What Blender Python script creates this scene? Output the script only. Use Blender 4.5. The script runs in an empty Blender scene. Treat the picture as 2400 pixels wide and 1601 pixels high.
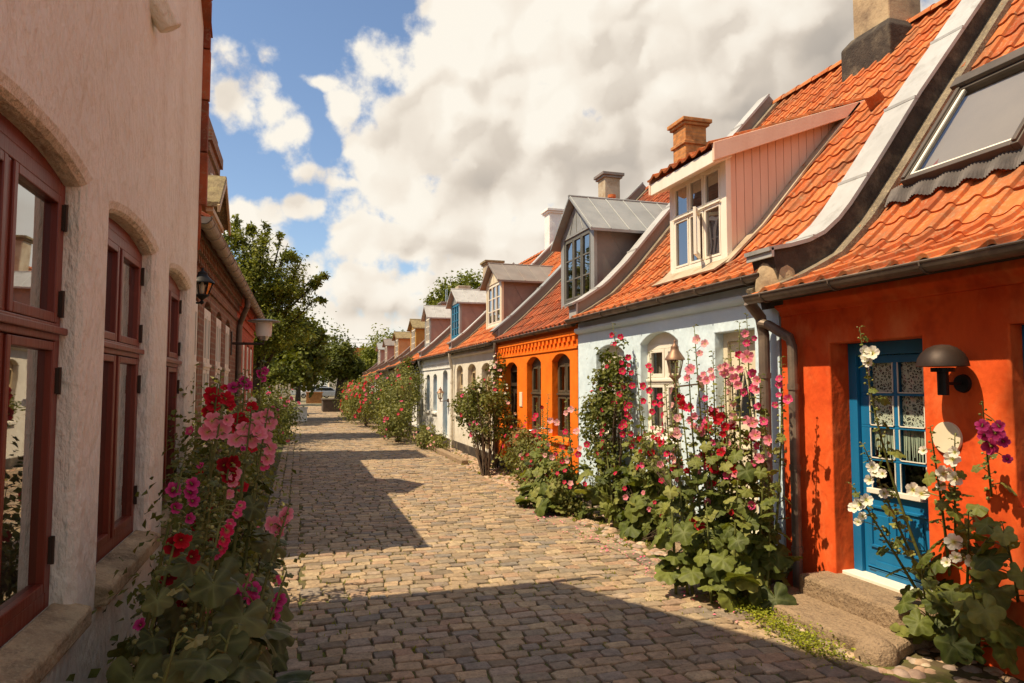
import bpy, math, random
import numpy as np
from mathutils import Vector, Matrix
random.seed(7)
RNG = np.random.default_rng(7)
SC = bpy.context.scene
COL = SC.collection
PI = math.pi
R = math.radians

# ------------------------------------------------------------------ camera numbers
F = 1633.0; YAW = R(16.9); PIT = R(3.59); CZ = 1.75          # in pixels of the 2400 px wide photograph
def ray(px, py):
    r = px - 1200; u = 800.5 - py
    h = F*math.cos(PIT) - u*math.sin(PIT); z = F*math.sin(PIT) + u*math.cos(PIT)
    return (h*math.sin(YAW) + r*math.cos(YAW), h*math.cos(YAW) - r*math.sin(YAW), z)
def at(px, py, X=None, Y=None, Z=None):
    d = ray(px, py)
    k = X/d[0] if X is not None else Y/d[1] if Y is not None else (Z-CZ)/d[2]
    return Vector((d[0]*k, d[1]*k, CZ + d[2]*k))

# ------------------------------------------------------------------ mesh builder
class MB:
    def __init__(s):
        s.V = []; s.L = []; s.N = []; s.Rn = []; s.RAD = []; s.n = 0
    def add(s, verts, faces, rnd=0.5, rad=None):
        v = np.asarray(verts, float).reshape(-1, 3)
        s.V.append(v)
        s.L.append(np.array([i for f in faces for i in f], int) + s.n)
        s.N.append(np.array([len(f) for f in faces], int))
        s.Rn.append(np.full(len(faces), rnd, float) if np.isscalar(rnd) else np.asarray(rnd, float))
        s.RAD.append(np.zeros(len(v)) if rad is None else np.asarray(rad, float))
        s.n += len(v)
    def inst(s, tv, tf, mats, locs, rnds, rad=None):          # many copies of a template in one go
        tv = np.asarray(tv, float); k = len(mats); nv = len(tv)
        v = np.einsum('kij,vj->kvi', np.asarray(mats), tv) + np.asarray(locs)[:, None, :]
        s.V.append(v.reshape(-1, 3))
        tl = np.array([i for f in tf for i in f], int); tn = np.array([len(f) for f in tf], int)
        s.L.append((tl[None, :] + (np.arange(k)*nv)[:, None]).ravel() + s.n)
        s.N.append(np.tile(tn, k)); s.Rn.append(np.repeat(np.asarray(rnds, float), len(tf)))
        s.RAD.append(np.zeros(k*nv) if rad is None else np.tile(rad, k))
        s.n += k*nv
    def box(s, x0, x1, y0, y1, z0, z1, rnd=0.5):
        if x0 > x1: x0, x1 = x1, x0
        if y0 > y1: y0, y1 = y1, y0
        if z0 > z1: z0, z1 = z1, z0
        v = [(x0,y0,z0),(x1,y0,z0),(x1,y1,z0),(x0,y1,z0),(x0,y0,z1),(x1,y0,z1),(x1,y1,z1),(x0,y1,z1)]
        s.add(v, [(0,3,2,1),(4,5,6,7),(0,1,5,4),(1,2,6,5),(2,3,7,6),(3,0,4,7)], rnd)
    def prism(s, poly, a0, a1, axis, rnd=0.5):                # poly in the two other axes (order x,y,z)
        n = len(poly)
        def P(p, a):
            return (a,)+tuple(p) if axis == 'x' else (p[0], a, p[1]) if axis == 'y' else (p[0], p[1], a)
        v = [P(p, a0) for p in poly] + [P(p, a1) for p in poly]
        f = [tuple(range(n))[::-1], tuple(range(n, 2*n))] + [(i, (i+1) % n, n+(i+1) % n, n+i) for i in range(n)]
        s.add(v, f, rnd)
    def tube(s, path, rad, n=8, cap=True, rnd=0.5):
        path = [Vector(p) for p in path]; m = len(path)
        if np.isscalar(rad): rad = [rad]*m
        vs = []; up = Vector((0.13, 0.31, 0.94))
        for i, p in enumerate(path):
            t = (path[min(i+1, m-1)] - path[max(i-1, 0)]).normalized()
            a = t.cross(up)
            if a.length < 1e-3: a = t.cross(Vector((1, 0, 0)))
            a.normalize(); b = t.cross(a)
            up = b*-1 if b.dot(up) < 0 else b
            b = up - t*up.dot(t); b.normalize(); a = t.cross(b)
            for k in range(n):
                w = 2*PI*k/n
                vs.append(p + (a*math.cos(w) + b*math.sin(w))*rad[i])
        fs = [(i*n+k, i*n+(k+1) % n, (i+1)*n+(k+1) % n, (i+1)*n+k) for i in range(m-1) for k in range(n)]
        if cap: fs += [tuple(range(n))[::-1], tuple(range((m-1)*n, m*n))]
        s.add([tuple(v) for v in vs], fs, rnd)
    def lathe(s, c, prof, n=20, rnd=0.5, start=0, span=2*PI):
        m = len(prof); vs = []
        full = abs(span-2*PI) < 1e-6; nn = n if full else n+1
        for r, z in prof:
            for k in range(nn):
                w = start + span*k/n
                vs.append((c[0]+r*math.cos(w), c[1]+r*math.sin(w), c[2]+z))
        fs = [(i*nn+k, i*nn+(k+1) % nn, (i+1)*nn+(k+1) % nn, (i+1)*nn+k) for i in range(m-1) for k in range(nn if full else n)]
        s.add(vs, fs, rnd)
    def quad(s, a, b, c, d, rnd=0.5):
        s.add([a, b, c, d], [(0, 1, 2, 3)], rnd)

ORG = {}
def kids(o, p):
    o.parent = p
def obj(name, mb, mat, parent=None, origin=None, smooth=False, bevel=0, auto=False):
    V = np.concatenate(mb.V); Lp = np.concatenate(mb.L); N = np.concatenate(mb.N)
    org = np.array(ORG[parent.name]) if parent is not None else np.array(origin if origin is not None else (0, 0, 0), float)
    me = bpy.data.meshes.new(name)
    me.vertices.add(len(V)); me.vertices.foreach_set('co', (V-org).ravel())
    me.loops.add(len(Lp)); me.loops.foreach_set('vertex_index', Lp)
    me.polygons.add(len(N))
    me.polygons.foreach_set('loop_start', np.concatenate(([0], np.cumsum(N)[:-1])))
    me.polygons.foreach_set('loop_total', N)
    me.polygons.foreach_set('use_smooth', np.full(len(N), smooth))
    me.update(calc_edges=True)
    a = me.attributes.new('rnd', 'FLOAT', 'FACE'); a.data.foreach_set('value', np.concatenate(mb.Rn))
    rd = np.concatenate(mb.RAD)
    if rd.any():
        a = me.attributes.new('rad', 'FLOAT', 'POINT'); a.data.foreach_set('value', rd)
    if mat: me.materials.append(mat)
    o = bpy.data.objects.new(name, me); COL.objects.link(o)
    if parent is not None:
        o.parent = parent; ORG[o.name] = tuple(org)
    else:
        o.location = org; ORG[o.name] = tuple(org)
    if bevel:
        b = o.modifiers.new('bevel', 'BEVEL'); b.width = bevel; b.segments = 2; b.limit_method = 'ANGLE'
    return o
def tag(o, label=None, cat=None, group=None, kind=None):
    if label: o['label'] = label
    if cat: o['category'] = cat
    if group: o['group'] = group
    if kind: o['kind'] = kind
    return o
def thing(name, label, cat, loc, group=None):
    o = bpy.data.objects.new(name, None); COL.objects.link(o)
    o.location = loc; o.empty_display_size = .1
    ORG[o.name] = tuple(loc)
    return tag(o, label, cat, group)

# ------------------------------------------------------------------ materials
def nodes(name):
    m = bpy.data.materials.new(name); m.use_nodes = True
    nt = m.node_tree; nt.nodes.clear()
    out = nt.nodes.new('ShaderNodeOutputMaterial')
    return m, nt, out
def N(nt, kind, **kw):
    n = nt.nodes.new(kind)
    for k, v in kw.items():
        if k.startswith('i_'):
            key = k[2:]; key = int(key) if key.isdigit() else key.replace('_', ' ')
            n.inputs[key].default_value = v
        else: setattr(n, k, v)
    return n
def rgba(c): return (c[0], c[1], c[2], 1)
def ramp(nt, stops, src, interp='LINEAR'):
    r = nt.nodes.new('ShaderNodeValToRGB'); r.color_ramp.interpolation = interp
    e = r.color_ramp.elements
    while len(e) < len(stops): e.new(0.5)
    for el, (p, c) in zip(e, stops):
        el.position = p; el.color = rgba(c) if not np.isscalar(c) else (c, c, c, 1)
    nt.links.new(src, r.inputs[0]); return r
def pmat(name, col, col2=None, rough=.85, scale=3, stretch=(1, 1, 1), bump=0., bscale=30, bstretch=(1, 1, 1), bdist=.01,
         rnd=None, spec=.25, metal=0, lump=0., dirt=None, dscale=1.5, dlo=.5, dhi=.75, dstretch=(1, 1, 1), speck=None, coat=0):
    m, nt, out = nodes(name); L = nt.links.new
    tc = N(nt, 'ShaderNodeTexCoord')
    def noise(sc, st, det=6, rg=.6):
        mp = N(nt, 'ShaderNodeMapping'); mp.inputs['Scale'].default_value = st
        L(tc.outputs['Object'], mp.inputs[0])
        n = N(nt, 'ShaderNodeTexNoise', i_Scale=sc, i_Detail=det, i_Roughness=rg)
        L(mp.outputs[0], n.inputs['Vector']); return n
    b = N(nt, 'ShaderNodeBsdfPrincipled', i_Roughness=rough, i_Metallic=metal)
    b.inputs['Specular IOR Level'].default_value = spec
    b.inputs['Coat Weight'].default_value = coat
    col2 = col2 or tuple(c*.75 for c in col)
    n1 = noise(scale, stretch)
    if rnd:
        at_ = N(nt, 'ShaderNodeAttribute', attribute_name='rnd')
        base = ramp(nt, [(i/(max(1, len(rnd)-1)), c) for i, c in enumerate(rnd)], at_.outputs['Fac']).outputs[0]
        mul = ramp(nt, [(.3, .62), (.7, 1.25)], n1.outputs['Fac'])
        mx = N(nt, 'ShaderNodeMixRGB', blend_type='MULTIPLY', i_Fac=.8)
        L(base, mx.inputs[1]); L(mul.outputs[0], mx.inputs[2]); cur = mx.outputs[0]
    else:
        cur = ramp(nt, [(.32, col2), (.66, col)], n1.outputs['Fac']).outputs[0]
    if dirt:
        nd = noise(dscale, dstretch, 8, .68)
        f = ramp(nt, [(dlo, 0.), (dhi, 1.)], nd.outputs['Fac'])
        mx = N(nt, 'ShaderNodeMixRGB'); L(f.outputs[0], mx.inputs[0]); L(cur, mx.inputs[1]); mx.inputs[2].default_value = rgba(dirt); cur = mx.outputs[0]
    if speck:
        ns = noise(speck[1], (1, 1, 1), 3, .7)
        f = ramp(nt, [(.52, 0.), (.68, speck[2] if len(speck) > 2 else .8)], ns.outputs['Fac'])
        mx = N(nt, 'ShaderNodeMixRGB'); L(f.outputs[0], mx.inputs[0]); L(cur, mx.inputs[1]); mx.inputs[2].default_value = rgba(speck[0]); cur = mx.outputs[0]
    L(cur, b.inputs['Base Color'])
    if bump:
        nb = noise(bscale, bstretch, 5, .6)
        bp = N(nt, 'ShaderNodeBump', i_Strength=bump, i_Distance=bdist); L(nb.outputs['Fac'], bp.inputs['Height'])
        L(bp.outputs[0], b.inputs['Normal'])
        if lump:
            nl_ = noise(4.5, (1, 1, .6), 3, .5); b2 = N(nt, 'ShaderNodeBump', i_Strength=1., i_Distance=lump); L(nl_.outputs['Fac'], b2.inputs['Height']); L(b2.outputs[0], bp.inputs['Normal'])
    L(b.outputs[0], out.inputs[0]); return m
def brickmat(name, c1, c2, mortar, axes='yz', scale=1., bump=.6):
    m, nt, out = nodes(name); L = nt.links.new
    tc = N(nt, 'ShaderNodeTexCoord'); sp = N(nt, 'ShaderNodeSeparateXYZ'); cb = N(nt, 'ShaderNodeCombineXYZ')
    L(tc.outputs['Object'], sp.inputs[0])
    ad = N(nt, 'ShaderNodeMath', operation='ADD'); L(sp.outputs['X'], ad.inputs[0]); L(sp.outputs['Y'], ad.inputs[1])
    L(ad.outputs[0], cb.inputs[0]); L(sp.outputs['Z'], cb.inputs[1])
    br = N(nt, 'ShaderNodeTexBrick', i_Scale=scale); br.inputs['Brick Width'].default_value = .24; br.inputs['Row Height'].default_value = .075
    br.inputs['Mortar Size'].default_value = .012; br.inputs['Bias'].default_value = -.1
    br.inputs['Color1'].default_value = rgba(c1); br.inputs['Color2'].default_value = rgba(c2); br.inputs['Mortar'].default_value = rgba(mortar)
    L(cb.outputs[0], br.inputs['Vector'])
    n = N(nt, 'ShaderNodeTexNoise', i_Scale=9., i_Detail=6.); L(tc.outputs['Object'], n.inputs['Vector'])
    mul = ramp(nt, [(.3, .6), (.7, 1.2)], n.outputs['Fac'])
    mx = N(nt, 'ShaderNodeMixRGB', blend_type='MULTIPLY', i_Fac=1.); L(br.outputs[0], mx.inputs[1]); L(mul.outputs[0], mx.inputs[2])
    b = N(nt, 'ShaderNodeBsdfPrincipled', i_Roughness=.9); L(mx.outputs[0], b.inputs['Base Color'])
    bp = N(nt, 'ShaderNodeBump', i_Strength=bump, i_Distance=.012, invert=True); L(br.outputs['Fac'], bp.inputs['Height']); L(bp.outputs[0], b.inputs['Normal'])
    L(b.outputs[0], out.inputs[0]); return m
def leafmat(name, cols, trans=.35, scale=30, vein=0, rough=.55):
    m, nt, out = nodes(name); L = nt.links.new
    at_ = N(nt, 'ShaderNodeAttribute', attribute_name='rnd')
    base = ramp(nt, [(i/(len(cols)-1), c) for i, c in enumerate(cols)], at_.outputs['Fac']).outputs[0]
    tc = N(nt, 'ShaderNodeTexCoord'); n = N(nt, 'ShaderNodeTexNoise', i_Scale=float(scale), i_Detail=4.); L(tc.outputs['Object'], n.inputs['Vector'])
    mul = ramp(nt, [(.3, .65), (.7, 1.3)], n.outputs['Fac'])
    mx = N(nt, 'ShaderNodeMixRGB', blend_type='MULTIPLY', i_Fac=1.); L(base, mx.inputs[1]); L(mul.outputs[0], mx.inputs[2])
    p = N(nt, 'ShaderNodeBsdfPrincipled', i_Roughness=rough); p.inputs['Specular IOR Level'].default_value = .25; L(mx.outputs[0], p.inputs['Base Color'])
    if vein:                                                  # pale ribs of the leaf
        vr = N(nt, 'ShaderNodeAttribute', attribute_name='rad'); vx = N(nt, 'ShaderNodeMixRGB', blend_type='MIX'); vm = N(nt, 'ShaderNodeMath', operation='MULTIPLY'); vm.inputs[1].default_value = .28; L(vr.outputs['Fac'], vm.inputs[0]); L(vm.outputs[0], vx.inputs[0]); L(mx.outputs[0], vx.inputs[1]); vx.inputs[2].default_value = (.30, .33, .12, 1); mx = vx; L(mx.outputs[0], p.inputs['Base Color'])
    t = N(nt, 'ShaderNodeBsdfTranslucent'); g = N(nt, 'ShaderNodeMixRGB', blend_type='MULTIPLY', i_Fac=1.); L(mx.outputs[0], g.inputs[1]); g.inputs[2].default_value = (1.5, 1.45, .55, 1)
    L(g.outputs[0], t.inputs[0])
    if vein:
        bp = N(nt, 'ShaderNodeBump', i_Strength=.5, i_Distance=.01); n2 = N(nt, 'ShaderNodeTexNoise', i_Scale=float(vein), i_Detail=3.); L(tc.outputs['Object'], n2.inputs['Vector'])
        L(n2.outputs['Fac'], bp.inputs['Height']); L(bp.outputs[0], p.inputs['Normal'])
    ms = N(nt, 'ShaderNodeMixShader', i_0=trans); L(p.outputs[0], ms.inputs[1]); L(t.outputs[0], ms.inputs[2]); L(ms.outputs[0], out.inputs[0]); return m
def petalmat(name, centre, mid, edge):
    m, nt, out = nodes(name); L = nt.links.new
    at_ = N(nt, 'ShaderNodeAttribute', attribute_name='rad')
    tc = N(nt, 'ShaderNodeTexCoord'); sp_ = N(nt, 'ShaderNodeSeparateXYZ'); L(tc.outputs['Object'], sp_.inputs[0]); an = N(nt, 'ShaderNodeMath', operation='ARCTAN2'); L(sp_.outputs[0], an.inputs[0]); L(sp_.outputs[1], an.inputs[1])
    cx_ = N(nt, 'ShaderNodeCombineXYZ'); L(an.outputs[0], cx_.inputs[0]); ns_ = N(nt, 'ShaderNodeTexNoise', i_Scale=9., i_Detail=3.); L(cx_.outputs[0], ns_.inputs['Vector'])
    sh_ = N(nt, 'ShaderNodeMath', operation='MULTIPLY_ADD'); L(ns_.outputs['Fac'], sh_.inputs[0]); sh_.inputs[1].default_value = .7; sh_.inputs[2].default_value = -.35
    of = N(nt, 'ShaderNodeMath', operation='MULTIPLY_ADD'); L(sh_.outputs[0], of.inputs[0]); L(at_.outputs['Fac'], of.inputs[1]); L(at_.outputs['Fac'], of.inputs[2])
    r = ramp(nt, [(0.03, (.55, .5, .08)), (.14, centre), (.48, mid), (1., edge)], of.outputs[0])
    p = N(nt, 'ShaderNodeBsdfPrincipled', i_Roughness=.7); p.inputs['Specular IOR Level'].default_value = .1; L(r.outputs[0], p.inputs['Base Color'])
    t = N(nt, 'ShaderNodeBsdfTranslucent'); L(r.outputs[0], t.inputs[0])
    ms = N(nt, 'ShaderNodeMixShader', i_0=.35); L(p.outputs[0], ms.inputs[1]); L(t.outputs[0], ms.inputs[2]); L(ms.outputs[0], out.inputs[0]); return m
def glassmat(name, tint=(.8, .8, .8), refl=.0, mul=1.7):
    m, nt, out = nodes(name); L = nt.links.new
    t = N(nt, 'ShaderNodeBsdfTransparent'); t.inputs[0].default_value = rgba(tint)
    g = N(nt, 'ShaderNodeBsdfGlossy', i_Roughness=.015)
    lw = N(nt, 'ShaderNodeLayerWeight', i_Blend=.5); pw = N(nt, 'ShaderNodeMath', operation='POWER'); L(lw.outputs['Facing'], pw.inputs[0]); pw.inputs[1].default_value = 4.
    ad = N(nt, 'ShaderNodeMath', operation='MULTIPLY_ADD', use_clamp=True); L(pw.outputs[0], ad.inputs[0]); ad.inputs[1].default_value = .9*mul; ad.inputs[2].default_value = refl+.05
    tc = N(nt, 'ShaderNodeTexCoord'); n = N(nt, 'ShaderNodeTexNoise', i_Scale=3., i_Detail=1.); L(tc.outputs['Object'], n.inputs['Vector'])
    bp = N(nt, 'ShaderNodeBump', i_Strength=.12, i_Distance=.01); L(n.outputs['Fac'], bp.inputs['Height']); L(bp.outputs[0], g.inputs['Normal'])
    ms = N(nt, 'ShaderNodeMixShader'); L(ad.outputs[0], ms.inputs[0]); L(t.outputs[0], ms.inputs[1]); L(g.outputs[0], ms.inputs[2]); L(ms.outputs[0], out.inputs[0]); return m

M = {}
M['white_plaster'] = pmat('white_plaster', lump=0.05, col=(.86, .80, .66), col2=(.78, .71, .57), scale=1.6, stretch=(1, 1, .3), bump=1., bscale=24, bstretch=(1, 1, .4), bdist=.03, dirt=(.60, .47, .34), dscale=1.8, dlo=.55, dhi=.9, dstretch=(1, 1, .25), rough=.92)
M['red_plaster'] = pmat('red_plaster', lump=0.035, col=(.80, .115, .019), col2=(.60, .062, .009), scale=1.7, stretch=(1, 1, .5), bump=.35, bscale=24, dirt=(.86, .27, .09), dscale=2.2, dlo=.5, dhi=.85, dstretch=(1, 1, .6), speck=((.46, .04, .007), 3.2, .65), rough=.92)
M['blue_plaster'] = pmat('blue_plaster', lump=0.04, col=(.66, .785, .85), col2=(.58, .71, .79), scale=2, bump=.35, bscale=18, dirt=(.45, .48, .48), dscale=1.3, dlo=.6, dhi=.9, rough=.9)
M['orange_plaster'] = pmat('orange_plaster', lump=0.02, col=(.88, .20, .008), col2=(.78, .15, .005), scale=2.5, bump=.3, bscale=20, dirt=(.62, .15, .03), dscale=2., dlo=.6, dhi=.85, rough=.9)
M['cream_plaster'] = pmat('cream_plaster', lump=0.03, col=(.72, .66, .55), col2=(.62, .55, .44), scale=2, bump=.3, bscale=18, dirt=(.45, .38, .28), dscale=1.6, dlo=.56, dhi=.85)
M['chalk_plaster'] = pmat('chalk_plaster', lump=0.03, col=(.78, .77, .74), col2=(.68, .66, .62), scale=2, bump=.3, bscale=18, dirt=(.5, .47, .42), dscale=1.6, dlo=.6, dhi=.9)
M['yellow_plaster'] = pmat('yellow_plaster', (.60, .36, .10), (.50, .29, .08), scale=2, bump=.2)
M['ochre_plaster'] = pmat('ochre_plaster', (.56, .38, .19), (.46, .31, .15), scale=2, bump=.2)
M['brick'] = brickmat('brick', (.27, .10, .042), (.17, .065, .032), (.26, .18, .11))
M['painted_brick'] = brickmat('painted_brick', (.50, .09, .03), (.44, .075, .025), (.40, .07, .025), bump=.5)
M['white_brick'] = brickmat('white_brick', (.76, .72, .66), (.68, .64, .58), (.6, .55, .49), bump=.8)
TILE = [(.34, .07, .022), (.46, .105, .03), (.52, .14, .04), (.56, .175, .055), (.45, .10, .028)]
M['tile'] = pmat('tile', (0, 0, 0), rnd=TILE, rough=.88, scale=3, bump=.25, bscale=60, bdist=.004, dirt=(.19, .105, .06), dscale=2.1, dlo=.46, dhi=.8, speck=((.38, .29, .17), 30, .6), spec=.15)
M['old_tile'] = pmat('old_tile', (0, 0, 0), rnd=[(.17, .035, .014), (.30, .06, .022), (.36, .085, .03), (.42, .11, .04), (.24, .05, .02)], rough=.8, scale=3, bump=.25, bscale=60, bdist=.004, dirt=(.10, .062, .042), dscale=2.3, dlo=.47, dhi=.78, speck=((.30, .22, .13), 34, .5))
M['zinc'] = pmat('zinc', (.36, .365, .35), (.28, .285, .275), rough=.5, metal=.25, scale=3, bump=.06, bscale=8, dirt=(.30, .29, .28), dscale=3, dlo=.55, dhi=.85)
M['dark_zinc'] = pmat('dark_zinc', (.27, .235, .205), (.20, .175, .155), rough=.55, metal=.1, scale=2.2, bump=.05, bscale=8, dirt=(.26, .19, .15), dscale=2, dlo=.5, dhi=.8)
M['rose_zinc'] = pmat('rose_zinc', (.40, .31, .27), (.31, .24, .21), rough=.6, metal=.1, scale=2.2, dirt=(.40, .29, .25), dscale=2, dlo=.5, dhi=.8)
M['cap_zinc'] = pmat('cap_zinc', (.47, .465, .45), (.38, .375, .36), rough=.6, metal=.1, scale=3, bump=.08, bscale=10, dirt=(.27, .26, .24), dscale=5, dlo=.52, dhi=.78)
M['gutter'] = pmat('gutter', (.20, .155, .12), (.13, .10, .08), rough=.5, metal=.35, scale=5, dirt=(.30, .23, .17), dscale=4)
M['old_gutter'] = pmat('old_gutter', (.40, .34, .27), (.28, .235, .19), rough=.6, metal=.15, scale=5, dirt=(.20, .16, .12), dscale=4)
M['frosted'] = pmat('frosted', (.72, .68, .60), (.64, .60, .52), rough=.35, scale=3)
M['mortar'] = pmat('mortar', (.26, .21, .15), (.14, .11, .08), rough=.95, scale=6, bump=.9, bscale=30, bdist=.02, speck=((.42, .34, .2), 45))
M['dark_mortar'] = pmat('dark_mortar', (.075, .058, .045), (.04, .032, .027), rough=.95, scale=5, bump=.8, bscale=30, bdist=.02, dirt=(.2, .16, .11), dscale=3)
M['chimney_render'] = pmat('chimney_render', (.50, .37, .22), (.36, .26, .16), rough=.95, scale=2.5, bump=.6, bscale=18, bdist=.02, dirt=(.17, .12, .08), dscale=2.2, dlo=.5, dhi=.72)
M['orange_brick'] = brickmat('orange_brick', (.54, .22, .06), (.46, .17, .045), (.45, .2, .07), bump=.4)
M['pale_chimney'] = pmat('pale_chimney', (.50, .42, .30), (.38, .31, .22), scale=3, bump=.5, bscale=20, dirt=(.25, .14, .06), dscale=2.5, dlo=.5, dhi=.75)
M['white_wood'] = pmat('white_wood', (.82, .77, .66), (.74, .68, .56), rough=.5, scale=6, stretch=(1, 1, .2), bump=.1, bscale=30, dirt=(.55, .45, .33), dscale=6, dlo=.62, dhi=.85)
M['cream_wood'] = pmat('cream_wood', (.74, .66, .50), (.64, .56, .40), rough=.5, scale=6, stretch=(1, 1, .2))
M['tan_wood'] = pmat('tan_wood', (.50, .38, .22), (.42, .31, .17), rough=.55, scale=6, stretch=(1, 1, .2))
M['grey_wood'] = pmat('grey_wood', (.16, .155, .13), (.12, .115, .10), rough=.5, scale=6)
M['olive_wood'] = pmat('olive_wood', (.10, .075, .045), (.075, .055, .035), rough=.5, scale=6)
M['dark_wood'] = pmat('dark_wood', (.055, .035, .022), (.04, .025, .016), rough=.5, scale=6)
M['blue_wood'] = pmat('blue_wood', (.012, .17, .36), (.009, .135, .30), rough=.38, scale=8, stretch=(1, 1, .15), bump=.08, bscale=40, bstretch=(1, 1, .1), spec=.4)
M['pale_blue_wood'] = pmat('pale_blue_wood', (.03, .22, .38), (.022, .17, .31), rough=.4, scale=8)
M['red_wood'] = pmat('red_wood', (.20, .030, .012), (.13, .018, .008), rough=.4, scale=7, stretch=(1, 1, .12), bump=.25, bscale=30, bstretch=(1, 1, .08), dirt=(.30, .07, .035), dscale=4, dlo=.6, dhi=.85, spec=.4)
M['pink_board'] = pmat('pink_board', (.82, .57, .43), (.75, .49, .36), rough=.7, scale=5, stretch=(1, 1, .15), bump=.15, bscale=40, dirt=(.45, .2, .13), dscale=5, dlo=.66, dhi=.85)
M['black_metal'] = pmat('black_metal', (.014, .011, .010), (.009, .008, .007), rough=.55, metal=.2, scale=5, spec=.3)
M['brown_metal'] = pmat('brown_metal', (.05, .030, .021), (.032, .02, .014), rough=.55, metal=.3, scale=4, dirt=(.09, .06, .045), dscale=5, spec=.35)
M['copper'] = pmat('copper', (.32, .19, .12), (.22, .13, .085), rough=.5, metal=.5, scale=6)
M['steel'] = pmat('steel', (.55, .54, .52), (.45, .44, .42), rough=.3, metal=.9, scale=6)
M['rubber'] = pmat('rubber', (.015, .014, .013), rough=.8)
M['granite'] = pmat('granite', (.40, .28, .17), (.25, .175, .11), rough=.92, scale=4, bump=1., bscale=34, bdist=.025, lump=.04, dirt=(.14, .10, .065), dscale=4, dlo=.52, dhi=.8, speck=((.12, .085, .06), 60, .75))
M['sill_stone'] = pmat('sill_stone', lump=.03, col=(.60, .44, .25), col2=(.36, .25, .14), rough=.95, scale=5, bump=1., bscale=38, bdist=.02, dirt=(.16, .11, .06), dscale=6, dlo=.5, dhi=.7, speck=((.55, .42, .26), 80, .7))
SETT = [(.19, .145, .095), (.33, .235, .14), (.40, .28, .165), (.25, .20, .14), (.47, .345, .20), (.37, .23, .14), (.22, .185, .145), (.42, .31, .21)]
M['sett'] = pmat('sett', (0, 0, 0), rnd=SETT, rough=.8, scale=22, bump=.8, bscale=55, bdist=.008, speck=((.12, .085, .065), 60, .55), spec=.3)
M['pebble'] = pmat('pebble', (0, 0, 0), rnd=[(.34, .23, .15), (.50, .36, .23), (.42, .25, .16), (.30, .24, .2), (.55, .42, .28)], rough=.85, scale=20, bump=.4, bscale=60)
M['soil'] = pmat('soil', (.13, .095, .052), (.075, .055, .03), rough=1, scale=8, bump=.8, bscale=40, dirt=(.11, .115, .025), dscale=1.6, dlo=.42, dhi=.6)
M['ground'] = pmat('ground', (.30, .24, .15), (.2, .16, .1), rough=1, scale=1.2, dirt=(.10, .11, .035), dscale=.2, dlo=.5, dhi=.6)
M['grass'] = leafmat('grass', [(.12, .15, .02), (.26, .28, .035), (.34, .31, .05)], .4)
M['creeper'] = leafmat('creeper', [(.14, .18, .015), (.30, .33, .025), (.38, .38, .04)], .35)
M['holly_leaf'] = leafmat('holly_leaf', [(.032, .044, .008), (.080, .102, .017), (.15, .172, .032), (.24, .24, .058)], .3, 18, 28)
M['shaded_holly_leaf'] = leafmat('shaded_holly_leaf', [(.022, .030, .008), (.042, .052, .012), (.070, .080, .02), (.115, .115, .035)], .22, 18, 28)  # darkened copy of the hollyhock leaf: corner shade put into its colour
M['holly_stem'] = leafmat('holly_stem', [(.13, .14, .035), (.15, .15, .04), (.22, .22, .06), (.32, .31, .11)], .08, 40)
M['bud'] = leafmat('bud', [(.16, .16, .04), (.24, .25, .07), (.30, .29, .11)], .15, 60)
M['rose_leaf'] = leafmat('rose_leaf', [(.036, .048, .009), (.095, .108, .019), (.155, .165, .032), (.25, .225, .06)], .28, 14)
M['pale_leaf'] = leafmat('pale_leaf', [(.07, .085, .016), (.14, .15, .034), (.21, .205, .06), (.29, .265, .10)], .28, 14)
M['ash_leaf'] = leafmat('ash_leaf', [(.045, .062, .007), (.105, .128, .013), (.185, .20, .022), (.28, .275, .035)], .32, 3)
M['dark_leaf'] = leafmat('dark_leaf', [(.045, .06, .006), (.09, .108, .011), (.16, .17, .02)], .25, 2)
M['lime_leaf'] = leafmat('lime_leaf', [(.08, .10, .012), (.15, .17, .018), (.22, .22, .03)], .35, 2)
M['twig'] = pmat('twig', (.10, .065, .04), (.06, .04, .025), rough=.9, scale=20)
M['bark'] = pmat('bark', (.06, .042, .028), (.035, .025, .018), rough=.95, scale=8, bump=.8, bscale=14)
M['glass'] = glassmat('glass', (.78, .78, .75), .0, 1.0)
M['old_glass'] = glassmat('old_glass', (.45, .42, .38), .30)
M['clear'] = glassmat('clear', (.9, .88, .8), .02)
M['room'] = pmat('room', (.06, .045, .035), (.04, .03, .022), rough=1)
M['curtain'] = pmat('curtain', (.55, .50, .40), (.36, .31, .23), rough=.9, scale=9, stretch=(1, 1, .05))
M['pale_curtain'] = pmat('pale_curtain', (.62, .60, .52), (.45, .43, .36), rough=.9, scale=10, stretch=(1, 1, .05))
M['blind'] = pmat('blind', (.50, .46, .38), (.36, .33, .27), rough=.8, scale=22, stretch=(.05, .05, 1))
M['plaque'] = pmat('plaque', (.80, .70, .50), (.74, .63, .44), rough=.55)
M['moss'] = pmat('moss', (.30, .235, .13), (.17, .13, .07), rough=1, scale=7, bump=1., bscale=35, bdist=.03, dirt=(.36, .30, .14), dscale=5)
M['silver_paint'] = pmat('silver_paint', (.42, .45, .50), (.40, .43, .48), rough=.25, metal=.5, spec=.5, coat=.6)
M['white_paint'] = pmat('white_paint', (.75, .74, .72), (.72, .71, .69), rough=.25, spec=.5, coat=.6)
M['car_glass'] = pmat('car_glass', (.02, .025, .03), rough=.06, spec=.6)
M['concrete'] = pmat('concrete', (.10, .07, .05), (.06, .045, .033), rough=.95, scale=4, bump=.4)
M['basket'] = pmat('basket', (.36, .17, .06), (.22, .10, .035), rough=.7, scale=14, stretch=(1, 1, 4), bump=.5, bscale=40)
M['bulb'] = pmat('bulb', (.85, .82, .72), rough=.4)
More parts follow.
